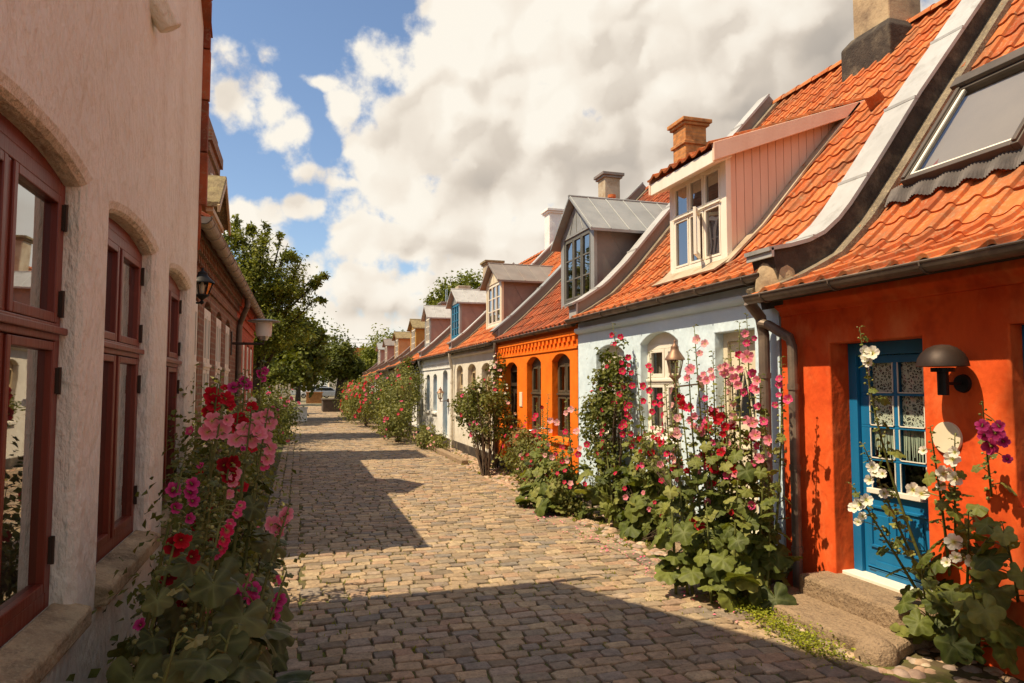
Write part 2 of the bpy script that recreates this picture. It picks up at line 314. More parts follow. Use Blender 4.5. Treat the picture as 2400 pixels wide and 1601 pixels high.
PET = {'pink': petalmat('pink_petal', (.70, .36, .22), (.80, .20, .28), (.86, .34, .40)),
       'pale': petalmat('pale_petal', (.80, .60, .40), (.84, .34, .36), (.88, .48, .48)),
       'red': petalmat('red_petal', (.28, .02, .02), (.46, .010, .018), (.58, .02, .04)),
       'crimson': petalmat('crimson_petal', (.5, .25, .12), (.60, .018, .07), (.70, .035, .12)),
       'magenta': petalmat('magenta_petal', (.12, .01, .03), (.50, .03, .16), (.64, .08, .27)),
       'rose': petalmat('rose_petal', (.65, .40, .25), (.70, .055, .17), (.78, .11, .26)),
       'dark': petalmat('dark_petal', (.12, .008, .008), (.20, .005, .009), (.30, .008, .015)),
       'white': petalmat('white_petal', (.62, .60, .16), (.84, .80, .66), (.88, .85, .74))}

def lacemat():
    m, nt, out = nodes('lace'); L = nt.links.new
    tc = N(nt, 'ShaderNodeTexCoord'); mp = N(nt, 'ShaderNodeMapping'); mp.inputs['Scale'].default_value = (.001, 1, 1); L(tc.outputs['Object'], mp.inputs[0])
    v = N(nt, 'ShaderNodeTexVoronoi', feature='DISTANCE_TO_EDGE', i_Scale=36.); L(mp.outputs[0], v.inputs['Vector'])
    v2 = N(nt, 'ShaderNodeTexVoronoi', feature='F1', i_Scale=9., i_Randomness=.15); L(mp.outputs[0], v2.inputs['Vector'])
    w = N(nt, 'ShaderNodeMath', operation='SINE'); k = N(nt, 'ShaderNodeMath', operation='MULTIPLY'); k.inputs[1].default_value = 60.; L(v2.outputs[0], k.inputs[0]); L(k.outputs[0], w.inputs[0])
    a = N(nt, 'ShaderNodeMath', operation='LESS_THAN'); L(v.outputs[0], a.inputs[0]); a.inputs[1].default_value = .13
    b = N(nt, 'ShaderNodeMath', operation='GREATER_THAN'); L(w.outputs[0], b.inputs[0]); b.inputs[1].default_value = .72
    mx = N(nt, 'ShaderNodeMath', operation='MAXIMUM'); L(a.outputs[0], mx.inputs[0]); L(b.outputs[0], mx.inputs[1])
    d = N(nt, 'ShaderNodeBsdfDiffuse'); d.inputs[0].default_value = (.80, .88, .74, 1); t = N(nt, 'ShaderNodeBsdfTransparent')
    ms = N(nt, 'ShaderNodeMixShader'); L(mx.outputs[0], ms.inputs[0]); L(t.outputs[0], ms.inputs[1]); L(d.outputs[0], ms.inputs[2]); L(ms.outputs[0], out.inputs[0]); return m
M['lace'] = lacemat()

# ------------------------------------------------------------------ house pieces
NA = 10
def outline(op, o=0.):
    y0, y1, z0, z1, rise = op['y0'], op['y1'], op['z0'], op['z1'], op.get('rise', 0)
    pts = [(y0-o, z0-o), (y1+o, z0-o)]
    for i in range(NA+1):
        t = i/NA
        sh = 1-abs(2*t-1)**2.4
        pts.append((y1+o-(y1-y0+2*o)*t, z1+o+rise*sh))
    return pts
def wall_front(mb, xw, inn, y0, y1, zb, ztop, ops, rad=.012):
    br = {y0, y1}
    for op in ops:
        for y, z in outline(op, rad):
            if y0 < y < y1: br.add(y)
    br = sorted(br)
    def topz(op, y):
        pts = outline(op, rad)[2:][::-1]
        for (ya, za), (yb, zb_) in zip(pts, pts[1:]):
            if ya-1e-6 <= y <= yb+1e-6: return za + (zb_-za)*((y-ya)/(yb-ya) if yb > ya else 0)
        return pts[-1][1]
    for a, b in zip(br, br[1:]):
        hit = None
        for op in ops:
            if op['y0']-rad-1e-5 <= a and b <= op['y1']+rad+1e-5: hit = op
        Q = lambda za, zb_, zc, zd: mb.quad((xw, a, za), (xw, b, zb_), (xw, b, zc), (xw, a, zd))
        if hit is None: Q(zb, zb, ztop, ztop)
        else:
            if hit['z0']-rad > zb+1e-4: Q(zb, zb, hit['z0']-rad, hit['z0']-rad)
            Q(topz(hit, a), topz(hit, b), ztop, ztop)
    for op in ops:
        d = op.get('depth', .15)
        steps = [(rad, 0), (rad*.4, rad*.25), (rad*.08, rad*.65), (0, rad*1.2), (0, d)]
        n = NA+3
        vs = []
        for o, dd in steps:
            vs += [(xw+inn*dd, y, z) for y, z in outline(op, o)]
        fs = [(i*n+k, i*n+(k+1) % n, (i+1)*n+(k+1) % n, (i+1)*n+k) for i in range(len(steps)-1) for k in range(n)]
        mb.add(vs, fs)
def prof_len(prof):
    P = [np.array(p, float) for p in prof]; S = [0]
    for a, b in zip(P, P[1:]): S.append(S[-1]+np.linalg.norm(b-a))
    return P, np.array(S)
def prof_at(prof, s):                                        # point and upward normal at arc length s
    P, S = prof_len(prof); s = max(0, min(S[-1], s))
    x = np.interp(s, S, [p[0] for p in P]); z = np.interp(s, S, [p[1] for p in P])
    e = .12
    x0 = np.interp(s-e, S, [p[0] for p in P]); z0 = np.interp(s-e, S, [p[1] for p in P])
    x1 = np.interp(s+e, S, [p[0] for p in P]); z1 = np.interp(s+e, S, [p[1] for p in P])
    t = np.array([x1-x0, z1-z0]); t /= np.linalg.norm(t)
    n = np.array([-t[1], t[0]])
    if n[1] < 0: n = -n
    return np.array([x, z]), n
def tiles(mb, prof, y0, y1, tw=.235, course=.34, amp=.03, lift=.022, ns=10, hole=None):
    P, S = prof_len(prof); Lg = S[-1]; nt_ = max(1, round((y1-y0)/tw)); tw = (y1-y0)/nt_
    nc = max(1, round(Lg/course)); course = Lg/nc
    T_ = np.array([0, .03, .08, .14, .22, .32, .45, .6, .75, .9]); ys = np.concatenate([(y0+(k+T_)*tw) for k in range(nt_)]+[[y1]]); t = np.concatenate([T_]*nt_+[[0.]])
    wave = amp*np.interp(t, [0, .03, .12, .25, .45, .65, .85, 1], [-.25, .7, 1., .8, .1, -.35, -.42, -.25])
    tid = np.minimum(((ys[:-1]+ys[1:])/2-y0)//tw, nt_-1).astype(int)
    for j in range(nc):
        s0 = j*course - (.03 if j else .05); s1 = (j+1)*course + .015
        jit = np.repeat(RNG.normal(0, .003, nt_+1), ns)[:len(ys)]; rn = np.clip(RNG.normal(.5, .22, nt_), 0, 1)
        rows = []
        for q, (s, h) in enumerate([(s0, -.006), (s0, lift), (s0*.5+s1*.5, lift*.5), (s1, 0)]):
            p, n = prof_at(prof, s)
            if s < 0: p = p + (np.array(prof[0])-np.array(prof[1]))/np.linalg.norm(np.array(prof[0])-np.array(prof[1]))*(-s)
            hh = wave + h + jit*(1 if q < 3 else .3)
            rows.append(np.stack([p[0]+n[0]*hh, ys, p[1]+n[1]*hh], 1))
        nv = len(ys); v = np.concatenates(rows) if False else np.concatenate(rows)
        fs = []; rr = []
        for q in range(3):
            for k in range(nv-1):
                if hole:
                    c = v[q*nv+k]
                    if hole[0] < c[1] < hole[1] and hole[2] < c[0] < hole[3]: continue
                fs.append((q*nv+k, q*nv+k+1, (q+1)*nv+k+1, (q+1)*nv+k)); rr.append(rn[tid[k]])
        mb.add(v, fs, rr)
def ridge_tiles(mb, x, z, y0, y1, r=.11, step=.36):
    n = max(1, round((y1-y0)/step)); st = (y1-y0)/n
    for i in range(n):
        a = y0+i*st; b = a+st+.03; vs = []
        for yy, rr in ((a, r), (b, r*.86)):
            for k in range(9):
                w = PI*k/8; vs.append((x+rr*math.cos(w), yy, z-.05+rr*math.sin(w)))
        mb.add(vs, [(k, k+1, 10+k, 9+k) for k in range(8)] + [tuple(range(9)), tuple(range(9, 18))], random.uniform(.2, .9))
def strip(mb, prof, y0, y1, off0, off1):                      # slab that follows a roof profile
    st = []
    P, S = prof_len(prof)
    ss = np.linspace(0, S[-1], 26)
    up = []; dn = []
    for s in ss:
        p, n = prof_at(prof, s); up.append(p+n*off1); dn.append(p+n*off0)
    poly = [tuple(p) for p in up] + [tuple(p) for p in dn[::-1]]
    m = len(ss); vs = []
    for yy in (y0, y1):
        vs += [(p[0], yy, p[1]) for p in up] + [(p[0], yy, p[1]) for p in dn]
    o = 2*m; fs = []
    for i in range(m-1):
        fs += [(i, i+1, o+i+1, o+i), (m+i, o+m+i, o+m+i+1, m+i+1), (i, m+i, m+i+1, i+1), (o+i, o+i+1, o+m+i+1, o+m+i)]
    fs += [(0, o, o+m, m), (m-1, 2*m-1, o+2*m-1, o+m-1)]
    mb.add(vs, fs)

def bars(mb, x0, x1, ys, zs, w, inset=True):                  # rectangular frame + grid of glazing bars; ys/zs are positions of inner bars
    pass
def window(h, xw, inn, op, mat, cols=2, transom=None, rows_lo=1, rows_up=1, w=.055, gl='glass', curtain=None, sill=None, hinge=False, at_d=None, name='window', arch=True, sillmat=None, bev=.004):
    y0, y1, z0, z1, rise = op['y0'], op['y1'], op['z0'], op['z1'], op.get('rise', 0)
    d = op.get('depth', .15) if at_d is None else at_d
    X = lambda a: xw+inn*(d+a)
    fr = MB()
    th = .06
    # outer frame
    fr.box(X(0), X(th), y0, y0+w, z0, z1); fr.box(X(0), X(th), y1-w, y1, z0, z1)
    fr.box(X(0), X(th), y0+w, y1-w, z0, z0+w*1.2); fr.box(X(0), X(th), y0+w, y1-w, z1-w, z1)
    if rise and arch:
        pts = outline(dict(op), 0)[2:]; pts = [(y, z+.001) for y, z in pts]
        fr.prism(pts, X(.004), X(th-.004), 'x')
    zt = None
    if transom:
        zt = z0+(z1-z0)*transom
        fr.box(X(-.012), X(th), y0+w, y1-w, zt-w*.6, zt+w*.6)
        fr.box(X(-.028), X(-.012), y0+.01, y1-.01, zt-w*.15, zt+w*.35)
    cells = [(z0+w*1.2, zt-w*.6, rows_lo), (zt+w*.6, z1-w, rows_up)] if transom else [(z0+w*1.2, z1-w, rows_lo)]
    inner = y1-y0-2*w
    for i in range(1, cols):
        yc = y0+w+inner*i/cols
        for a, b, _ in cells: fr.box(X(.002), X(th-.004), yc-w*.42, yc+w*.42, a, b)
    sw = w*.62                                                # the casement rails
    panes = []
    for a, b, rows in cells:
        for i in range(cols):
            ya = y0+w+inner*i/cols+(w*.42 if i else 0); yb = y0+w+inner*(i+1)/cols-(w*.42 if i < cols-1 else 0)
            g = .003
            ya += g; yb -= g; aa = a+g; bb = b-g
            fr.box(X(-.006), X(.036), ya, ya+sw, aa, bb); fr.box(X(-.006), X(.036), yb-sw, yb, aa, bb)
            fr.box(X(-.006), X(.036), ya+sw, yb-sw, aa, aa+sw*1.15); fr.box(X(-.006), X(.036), ya+sw, yb-sw, bb-sw, bb)
            for r in range(1, rows):
                zc = aa+(bb-aa)*r/rows; fr.box(X(0), X(.03), ya+sw, yb-sw, zc-.012, zc+.012)
            panes.append((ya+sw, yb-sw, aa+sw, bb-sw))
    wo = obj(name, fr, mat, h, bevel=bev)
    pm = MB()
    for ya, yb, a, b in panes: pm.quad((X(.018), ya-.004, a-.004), (X(.018), yb+.004, a-.004), (X(.018), yb+.004, b+.004), (X(.018), ya-.004, b+.004))
    obj('pane', pm, M[gl], wo)
    if curtain:
        n = 60; dd = .12
        for s0_, s1_ in curtain[1]:
            cm = MB(); vs = []; ya = y0+(y1-y0)*s0_; yb = y0+(y1-y0)*s1_
            for k in range(n+1):
                y = ya+(yb-ya)*k/n; xx = X(dd+.02*math.sin(y*90)+.012*math.sin(y*37+1))
                vs += [(xx, y, z0), (xx, y, z1+rise*.6)]
            cm.add(vs, [(2*k, 2*k+2, 2*k+3, 2*k+1) for k in range(n)])
            obj('curtain' if curtain[0] != 'blind' else 'blind', cm, M[curtain[0]], wo)
    if hinge:
        for a, b, _ in cells:
            for f in (.16, .84):
                hm = MB(); zc = a+(b-a)*f; hm.box(X(-.009), X(.01), y1-.038, y1-.006, zc-.045, zc+.045); hm.tube([(X(-.012), y1-.03, zc-.048), (X(-.012), y1-.03, zc+.048)], .007, 8)
                obj('hinge', hm, M['dark_wood'], wo)
    if sill is not None:
        sm = MB(); oh, drop = sill
        p = [(X(-.005), z0+.012), (xw-inn*oh, z0-drop*.45), (xw-inn*oh, z0-drop*.45-.07), (X(-.005), z0-.10)]
        sm.prism(p, y0-.05, y1+.05, 'y')
        obj('sill', sm, M[sillmat or 'sill_stone'], wo, bevel=.012)
    return wo

def gutter(h, x, y0, y1, z, r=.065, hooks=.8, mat='gutter'):
    g = MB(); vs = []; n = 10
    for yy in (y0, y1):
        for rr in (r, r-.006):
            for k in range(n+1):
                w = PI+PI*k/n; vs.append((x+rr*math.cos(w), yy, z+rr*math.sin(w)))
    m = n+1
    fs = [(k, k+1, 2*m+k+1, 2*m+k) for k in range(n)] + [(m+k, 3*m+k, 3*m+k+1, m+k+1) for k in range(n)]
    fs += [(k, m+k, m+k+1, k+1) for k in range(n)] + [(2*m+k, 2*m+k+1, 3*m+k+1, 3*m+k) for k in range(n)]
    fs += [(0, 2*m, 3*m, m), (n, m+n, 3*m+n, 2*m+n)]
    g.add(vs, fs)
    for ye in (y0, y1-.004):
        g.prism([(x+r*math.cos(PI+PI*k/n), z+r*math.sin(PI+PI*k/n)) for k in range(n+1)], ye, ye+.004, 'y')
    for s in (-1, 1): g.tube([(x+s*r, y0, z), (x+s*r, y1, z)], .009, 6)
    k = int((y1-y0)/hooks)
    for i in range(k+1):
        yy = y0+.25+i*hooks
        if yy < y1-.05: g.tube([(x+(r+.006)*math.cos(PI+PI*q/8), yy, z+(r+.006)*math.sin(PI+PI*q/8)) for q in range(9)], .008, 5)
    return obj('gutter', g, M[mat], h, smooth=False)
def downpipe(h, pts, r=.042, mat='gutter'):
    g = MB(); g.tube(pts, r, 12)
    for i in range(len(pts)-1):
        a, b = Vector(pts[i]), Vector(pts[i+1])
        if (b-a).length > .5:
            nn = int((b-a).length/.8)+1
            for j in range(nn):
                c = a.lerp(b, (j+.5)/nn); dd = (b-a).normalized()*.025
                g.tube([c-dd, c+dd], r+.008, 12)
    return obj('downpipe', g, M[mat], h)
def chimney(h, x, y, zb, zt, w, d, mat, cap=True, capmat=None, band=None, base=None):
    c = MB(); c.box(x-w/2, x+w/2, y-d/2, y+d/2, zb, zt)
    o = obj('chimney', c, M[mat], h, bevel=.02)
    if cap:
        k = MB(); k.box(x-w/2-.05, x+w/2+.05, y-d/2-.05, y+d/2+.05, zt-.12, zt-.06); k.box(x-w/2-.09, x+w/2+.09, y-d/2-.09, y+d/2+.09, zt-.06, zt+.02)
        obj('chimney_cap', k, M[capmat or mat], o, bevel=.012)
    if band:
        k = MB(); k.box(x-w/2-.04, x+w/2+.04, y-d/2-.04, y+d/2+.04, band, band+.07); obj('chimney_band', k, M[mat], o, bevel=.012)
    if base:
        k = MB(); e = base[1]
        v = [(x+sx*(w/2+.03+q), y+sy*(d/2+.03+q), z) for z, q in ((zb, e), (base[0]-.12, e), (base[0], .0)) for sx, sy in ((-1, -1), (1, -1), (1, 1), (-1, 1))]
        k.add(v, [(4*i+j, 4*i+(j+1) % 4, 4*i+4+(j+1) % 4, 4*i+4+j) for i in range(2) for j in range(4)]); obj('chimney_base', k, M[base[2]], o, bevel=.02)
    return o
def gable_dormer(h, xf, y0, y1, zb, ze, zp, face, side, roof, wm, cols=3, rows=3, ov=.12, xb=8., wtop=None, seams=5, cur='pale_curtain', mg=.13, gl='old_glass'):
    yc = (y0+y1)/2; xb = xf+(zp-zb)*1.15+.5
    w = MB(); t = .0
    w.prism([(xf+.03, zb-.5), (xb, zb-.5), (xb, ze), (xf+.03, ze)], y0, y0+.05, 'y'); w.prism([(xf+.03, zb-.5), (xb, zb-.5), (xb, ze), (xf+.03, ze)], y1-.05, y1, 'y')
    w.box(xb-.06, xb-.005, y0+.05, y1-.05, zb, ze); w.box(xf+.4, xf+.42, y0+.05, y1-.05, zb-.5, ze)
    d = obj('dormer', w, M[side], h)
    L = (zp-zb)*1.1                                          # standing seams of the cheek
    sb = MB()
    for i in range(3):
        a = xf+.25+L*i*.28
        for yy, e in ((y0, -1),): sb.tube([(a, yy+e*.003, ze-.02), (a+.55*(ze-zb), yy+e*.003, zb+.05)], .009, 4)
    obj('seam', sb, M[side], d)
    f = MB(); zt = wtop or ze-.03
    op = dict(y0=y0+mg, y1=y1-mg, z0=zb+.06, z1=zt)
    f.box(xf, xf+.06, y0-.01, y0+mg, zb-.1, ze); f.box(xf, xf+.06, y1-mg, y1+.01, zb-.1, ze)
    f.box(xf, xf+.06, y0+mg, y1-mg, zb-.1, op['z0']); f.box(xf, xf+.06, y0+mg, y1-mg, zt, ze)
    f.prism([(y0-.01, ze), (y1+.01, ze), (yc, zp-.05)], xf+.002, xf+.058, 'x')
    for q in (-1, 0, 1): f.tube([(xf-.003, yc+q*(y1-y0)*.2, ze+.02), (xf-.003, yc+q*(y1-y0)*.07, ze+(zp-ze)*(.86 if q == 0 else .62))], .008, 4)
    obj('dormer_front', f, M[face], d, bevel=.004)
    r = MB(); sl = (zp-ze)/((y1-y0)/2); zo = ze-ov*sl
    for s, ye in ((-1, y0-ov), (1, y1+ov)):
        a = [(ye, zo), (yc, zp), (yc, zp+.05), (ye, zo+.05)]
        r.prism(a if s < 0 else a[::-1], xf-.14, xb+.9, 'x')
        for i in range(seams):
            xx = xf-.12+i*.34; r.tube([(xx, ye, zo+.055), (xx, yc, zp+.055)], .011, 4)
    r.tube([(xf-.15, yc, zp+.05), (xb+.8, yc, zp+.05)], .025, 6)
    obj('dormer_roof', r, M[roof], d, bevel=.004)
    wo = window(d, xf, 1, dict(op, depth=.02), wm, cols=cols, rows_lo=rows, w=.045, gl=gl, bev=0, name='window')
    # children of the window are one level too deep under house > dormer > window: hang them on the dormer
    for c in list(wo.children): c.parent = d
    cu = MB(); n = 50; vs = []
    for k in range(n+1):
        y = op['y0']+(op['y1']-op['y0'])*k/n; xx = xf+.16+.018*math.sin(y*70)
        vs += [(xx, y, op['z0']), (xx, y, op['z1'])]
    cu.add(vs, [(2*k, 2*k+2, 2*k+3, 2*k+1) for k in range(n)]); obj('curtain', cu, M[cur], d)
    return d

XF = 4.13
def house_shell(name, label, y0, y1, prof, wallmat, ops, xw=XF, eave=None, parapet=True, tilemat='tile', tw=.235, amp=.03, base='dark_mortar', course=.34, group=None, baseh=.22, hole=None, capw=.30, poff=.2, go=.06, gr=.065, pprof=None):
    h = thing(name, label, 'house', (xw, (y0+y1)/2, 0), group)
    xr, zr = prof[-1]; xbk = 2*xr-xw+.2
    zt = prof[0][1]-.02 + .0
    wl = MB(); wall_front(wl, xw, 1, y0, y1, 0, float(np.interp(xw, [p[0] for p in prof], [p[1] for p in prof]))-.06, ops)
    sd = [(xw+.005, 0), (xw+.005, zt)] + [(p[0], p[1]-.07) for p in prof[1:]] + [(xbk, prof[0][1]), (xbk, 0)]
    for yy in (y0+.006, y1-.006): wl.add([(x, yy, z) for x, z in sd], [tuple(range(len(sd)))])
    wl.quad((xbk, y0, 0), (xbk, y1, 0), (xbk, y1, prof[0][1]), (xbk, y0, prof[0][1]))
    obj('wall', wl, M[wallmat], h)
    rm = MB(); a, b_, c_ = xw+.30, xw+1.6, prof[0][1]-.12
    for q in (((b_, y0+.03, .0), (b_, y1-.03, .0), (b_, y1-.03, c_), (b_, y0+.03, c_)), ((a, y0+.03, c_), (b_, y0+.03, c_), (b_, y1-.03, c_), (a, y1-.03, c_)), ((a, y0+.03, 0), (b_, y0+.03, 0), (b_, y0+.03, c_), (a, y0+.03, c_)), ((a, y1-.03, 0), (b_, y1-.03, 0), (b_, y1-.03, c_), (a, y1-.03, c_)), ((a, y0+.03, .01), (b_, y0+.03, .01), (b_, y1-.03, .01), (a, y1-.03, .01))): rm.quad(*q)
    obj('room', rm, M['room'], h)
    if base:
        b = MB(); ys = sorted([(o['y0'], o['y1']) for o in ops if o['z0'] < baseh+.02])
        cur = y0+.004
        for a, c in ys+[(y1-.004, None)]:
            if a > cur: b.box(xw-.035, xw+.02, cur, a, -.05, baseh)
            cur = c if c else cur
        obj('plinth', b, M[base], h, bevel=.01)
    r = MB(); tiles(r, prof, y0+.02, y1-.02, tw=tw, amp=amp, course=course, hole=hole); ridge_tiles(r, xr, zr+.03, y0, y1)
    bk = [(xr, zr), (xbk+.2, prof[0][1]-.1)]; strip(r, bk, y0, y1, -.05, .0)
    obj('roof', r, M[tilemat], h, smooth=True).modifiers.new('edges', 'EDGE_SPLIT').split_angle = R(50)
    u = MB(); strip(u, [(prof[0][0]+.06, prof[0][1])]+list(prof[1:]), y0+.01, y1-.01, -.09, -.055)
    obj('roof_underside', u, M['dark_wood'], h)
    gutter(h, prof[0][0]-go, y0-.02, y1, prof[0][1]-.03, r=gr)
    if parapet:
        p = MB(); pf = pprof or [(prof[0][0]+.10, prof[0][1]+.02)]+list(prof[1:]); c_ = capw
        strip(p, pf, y1-c_/2+.03, y1+c_/2-.03, -.06 if not pprof else -.3, poff)
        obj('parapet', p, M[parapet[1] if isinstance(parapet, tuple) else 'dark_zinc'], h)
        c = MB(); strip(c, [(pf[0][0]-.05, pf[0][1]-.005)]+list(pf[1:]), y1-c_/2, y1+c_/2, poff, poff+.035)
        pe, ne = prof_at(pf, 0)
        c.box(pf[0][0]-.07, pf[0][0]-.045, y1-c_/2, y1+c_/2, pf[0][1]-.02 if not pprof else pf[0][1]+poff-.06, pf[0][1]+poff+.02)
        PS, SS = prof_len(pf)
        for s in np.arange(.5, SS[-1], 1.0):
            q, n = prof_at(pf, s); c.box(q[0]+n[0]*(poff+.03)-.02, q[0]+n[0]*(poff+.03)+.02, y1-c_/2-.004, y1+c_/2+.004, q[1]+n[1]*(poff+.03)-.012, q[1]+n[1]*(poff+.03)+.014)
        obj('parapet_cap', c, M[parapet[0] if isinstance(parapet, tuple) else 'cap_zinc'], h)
        kk = MB()
        for yy, ww in ((y1-c_/2-.10, .13), (y1+c_/2-.03, .09)):
            strip(kk, [(prof[0][0]+.10, prof[0][1]+.02)]+list(prof[1:]), yy, yy+ww, .0, .055)
        obj('mortar_fillet', kk, M['mortar'], h)
    return h
def panel_door(h, xw, op, d, mat, frame=.07, glazed=None, panels=((.08, .92, .06, .32),), handle=True, transom=None, name='door', gl='glass'):
    X = lambda a: xw+d+a
    y0, y1, z0, z1 = op['y0'], op['y1'], op['z0'], op['z1']
    fr = MB(); fr.box(X(-.02), X(.08), y0, y0+frame, z0, z1); fr.box(X(-.02), X(.08), y1-frame, y1, z0, z1); fr.box(X(-.02), X(.08), y0+frame, y1-frame, z1-frame*1.2, z1)
    if op.get('rise'): fr.prism([(y, z+.001) for y, z in outline(op)[2:]], X(-.015), X(.06), 'x')
    zt = z1-frame*1.2
    if transom:
        zt = z0+(z1-z0)*transom; fr.box(X(-.03), X(.08), y0+frame, y1-frame, zt, zt+.07)
    obj('door_frame', fr, M[mat], h, bevel=.004)
    a, b, c, e = y0+frame+.003, y1-frame-.003, z0+.02, zt-.004
    W = b-a; H = e-c
    dm = MB()
    gs = glazed or []
    # leaf with rectangular holes: build from strips
    cuts = [(a+W*g[0], a+W*g[1], c+H*g[2], c+H*g[3]) for g in gs]
    zs = sorted({c, e} | {q for g in cuts for q in g[2:]})
    for za, zb in zip(zs, zs[1:]):
        row = sorted([(g[0], g[1]) for g in cuts if g[2] <= za+1e-6 and g[3] >= zb-1e-6]); cur = a
        for p, q in row+[(b, None)]:
            if p > cur+1e-5: dm.box(X(.012), X(.055), cur, p, za, zb)
            cur = q if q else cur
    for (u0, u1, v0, v1) in panels:
        ya, yb, za, zb = a+W*u0, a+W*u1, c+H*v0, c+H*v1
        m = .022
        dm.box(X(-.004), X(.012), ya, yb, za, za+m); dm.box(X(-.004), X(.012), ya, yb, zb-m, zb); dm.box(X(-.004), X(.012), ya, ya+m, za+m, zb-m); dm.box(X(-.004), X(.012), yb-m, yb, za+m, zb-m)
        dm.box(X(.002), X(.012), ya+m+.05, yb-m-.05, za+m+.05, zb-m-.05)
    do = obj(name, dm, M[mat], h, bevel=.004)
    if gs:
        pm = MB()
        for g in cuts: pm.quad((X(.03), g[0], g[2]), (X(.03), g[1], g[2]), (X(.03), g[1], g[3]), (X(.03), g[0], g[3]))
        obj('pane', pm, M[gl], do)
    if handle:
        k = MB(); yy = a+W*.09; zz = c+H*.47; k.tube([(X(.01), yy, zz), (X(-.05), yy, zz), (X(-.05), yy+.1, zz)], .009, 8); k.box(X(.006), X(.013), yy-.02, yy+.02, zz-.1, zz+.07); obj('handle', k, M['steel'], do)
    return do, cuts, X

GR = 'terraced cottages along the flowered side of the street'
# ================================================================== red house
prR = [(3.86, 2.56), (4.25, 2.70), (4.62, 2.90), (4.98, 3.26), (5.4, 3.80), (5.85, 4.40), (7.85, 7.0)]
opsR = [dict(y0=3.80, y1=4.68, z0=.24, z1=2.09, rise=0, depth=.22), dict(y0=2.2, y1=3.17, z0=1.02, z1=2.12, rise=0, depth=.12)]
RH = house_shell('plastered_cottage', 'rust red plastered cottage with blue glazed door and large roof window', -3.2, 5.27, prR, 'red_plaster', opsR, hole=(3.80, 4.74, 5.22, 5.80), pprof=[(3.98, 2.73), (4.3, 2.80), (4.56, 2.91), (4.85, 3.15), (5.3, 3.73), (5.79, 4.40), (6.7, 5.53), (7.9, 7.02)], parapet=('cap_zinc', 'dark_mortar'), tw=.225, amp=.032, course=.31, group=GR, base=None, capw=.36, poff=.20)
L8 = [(u, u+.335, .385+k*.148, .385+k*.148+.136) for u in (.135, .53) for k in range(4)]
do, cuts, X = panel_door(RH, XF, opsR[0], .20, 'blue_wood', frame=.085, glazed=L8, panels=((.10, .46, .13, .32), (.54, .90, .13, .32), (.06, .94, .03, .045)), handle=False)
t = MB()
for g in cuts:
    for ya, yb, za, zb in ((g[0], g[0]+.008, g[2], g[3]), (g[1]-.008, g[1], g[2], g[3]), (g[0], g[1], g[2], g[2]+.008)): t.box(X(.006), X(.014), ya, yb, za, zb)
obj('glazing_bead', t, M['white_wood'], do)
lc = MB(); yl, yh = cuts[0][0]-.02, cuts[-1][1]+.02; zl = cuts[2][2]-.03
lc.quad((X(.05), yl, zl), (X(.05), yh, zl), (X(.05), yh, 2.0), (X(.05), yl, 2.0)); obj('lace_curtain', lc, M['lace'], do)
fg = MB()
for i in range(46):
    y = yl+(yh-yl)*i/45; fg.tube([(X(.05), y, zl+.01), (X(.05)+random.uniform(-.01, .01), y+random.uniform(-.01, .01), zl-.12-random.random()*.16)], .0045, 4)
obj('fringe', fg, pmat('fringe_cotton', (.62, .76, .62), rough=.9), do)
w_ = MB(); w_.box(X(-.025), X(.012), 4.0, 4.52, .905, .945); obj('weather_bar', w_, M['white_wood'], do, bevel=.004)
th = MB(); th.box(XF+.06, XF+.26, 3.80, 4.68, .215, .272); obj('threshold', th, M['white_wood'], RH, bevel=.006)
window(RH, XF, 1, opsR[1], M['blue_wood'], cols=2, w=.06, at_d=.10, gl='glass', curtain=('blind', [(0, 1)]))
for z in (1.2, 1.6, 1.95):
    hg = MB(); hg.tube([(XF+.085, 3.10, z-.05), (XF+.085, 3.10, z+.05)], .012, 8); obj('window_hinge', hg, M['steel'], RH)
cm = MB(); cm.prism([(XF-.09, 2.50), (XF-.09, 2.44), (XF-.04, 2.40), (XF-.03, 2.36), (XF+.01, 2.36), (XF+.01, 2.50)], -3.2, 5.25, 'y'); obj('cornice', cm, M['red_plaster'], RH, bevel=.01)
# stump of masonry under the parapet cap
ss = MB(); ss.lathe((4.09, 5.27, 2.50), [(.17, 0), (.185, .14), (.17, .26), (.13, .36), (.05, .41), (0, .42)], 16); obj('parapet_foot', ss, M['chimney_render'], RH, smooth=True)
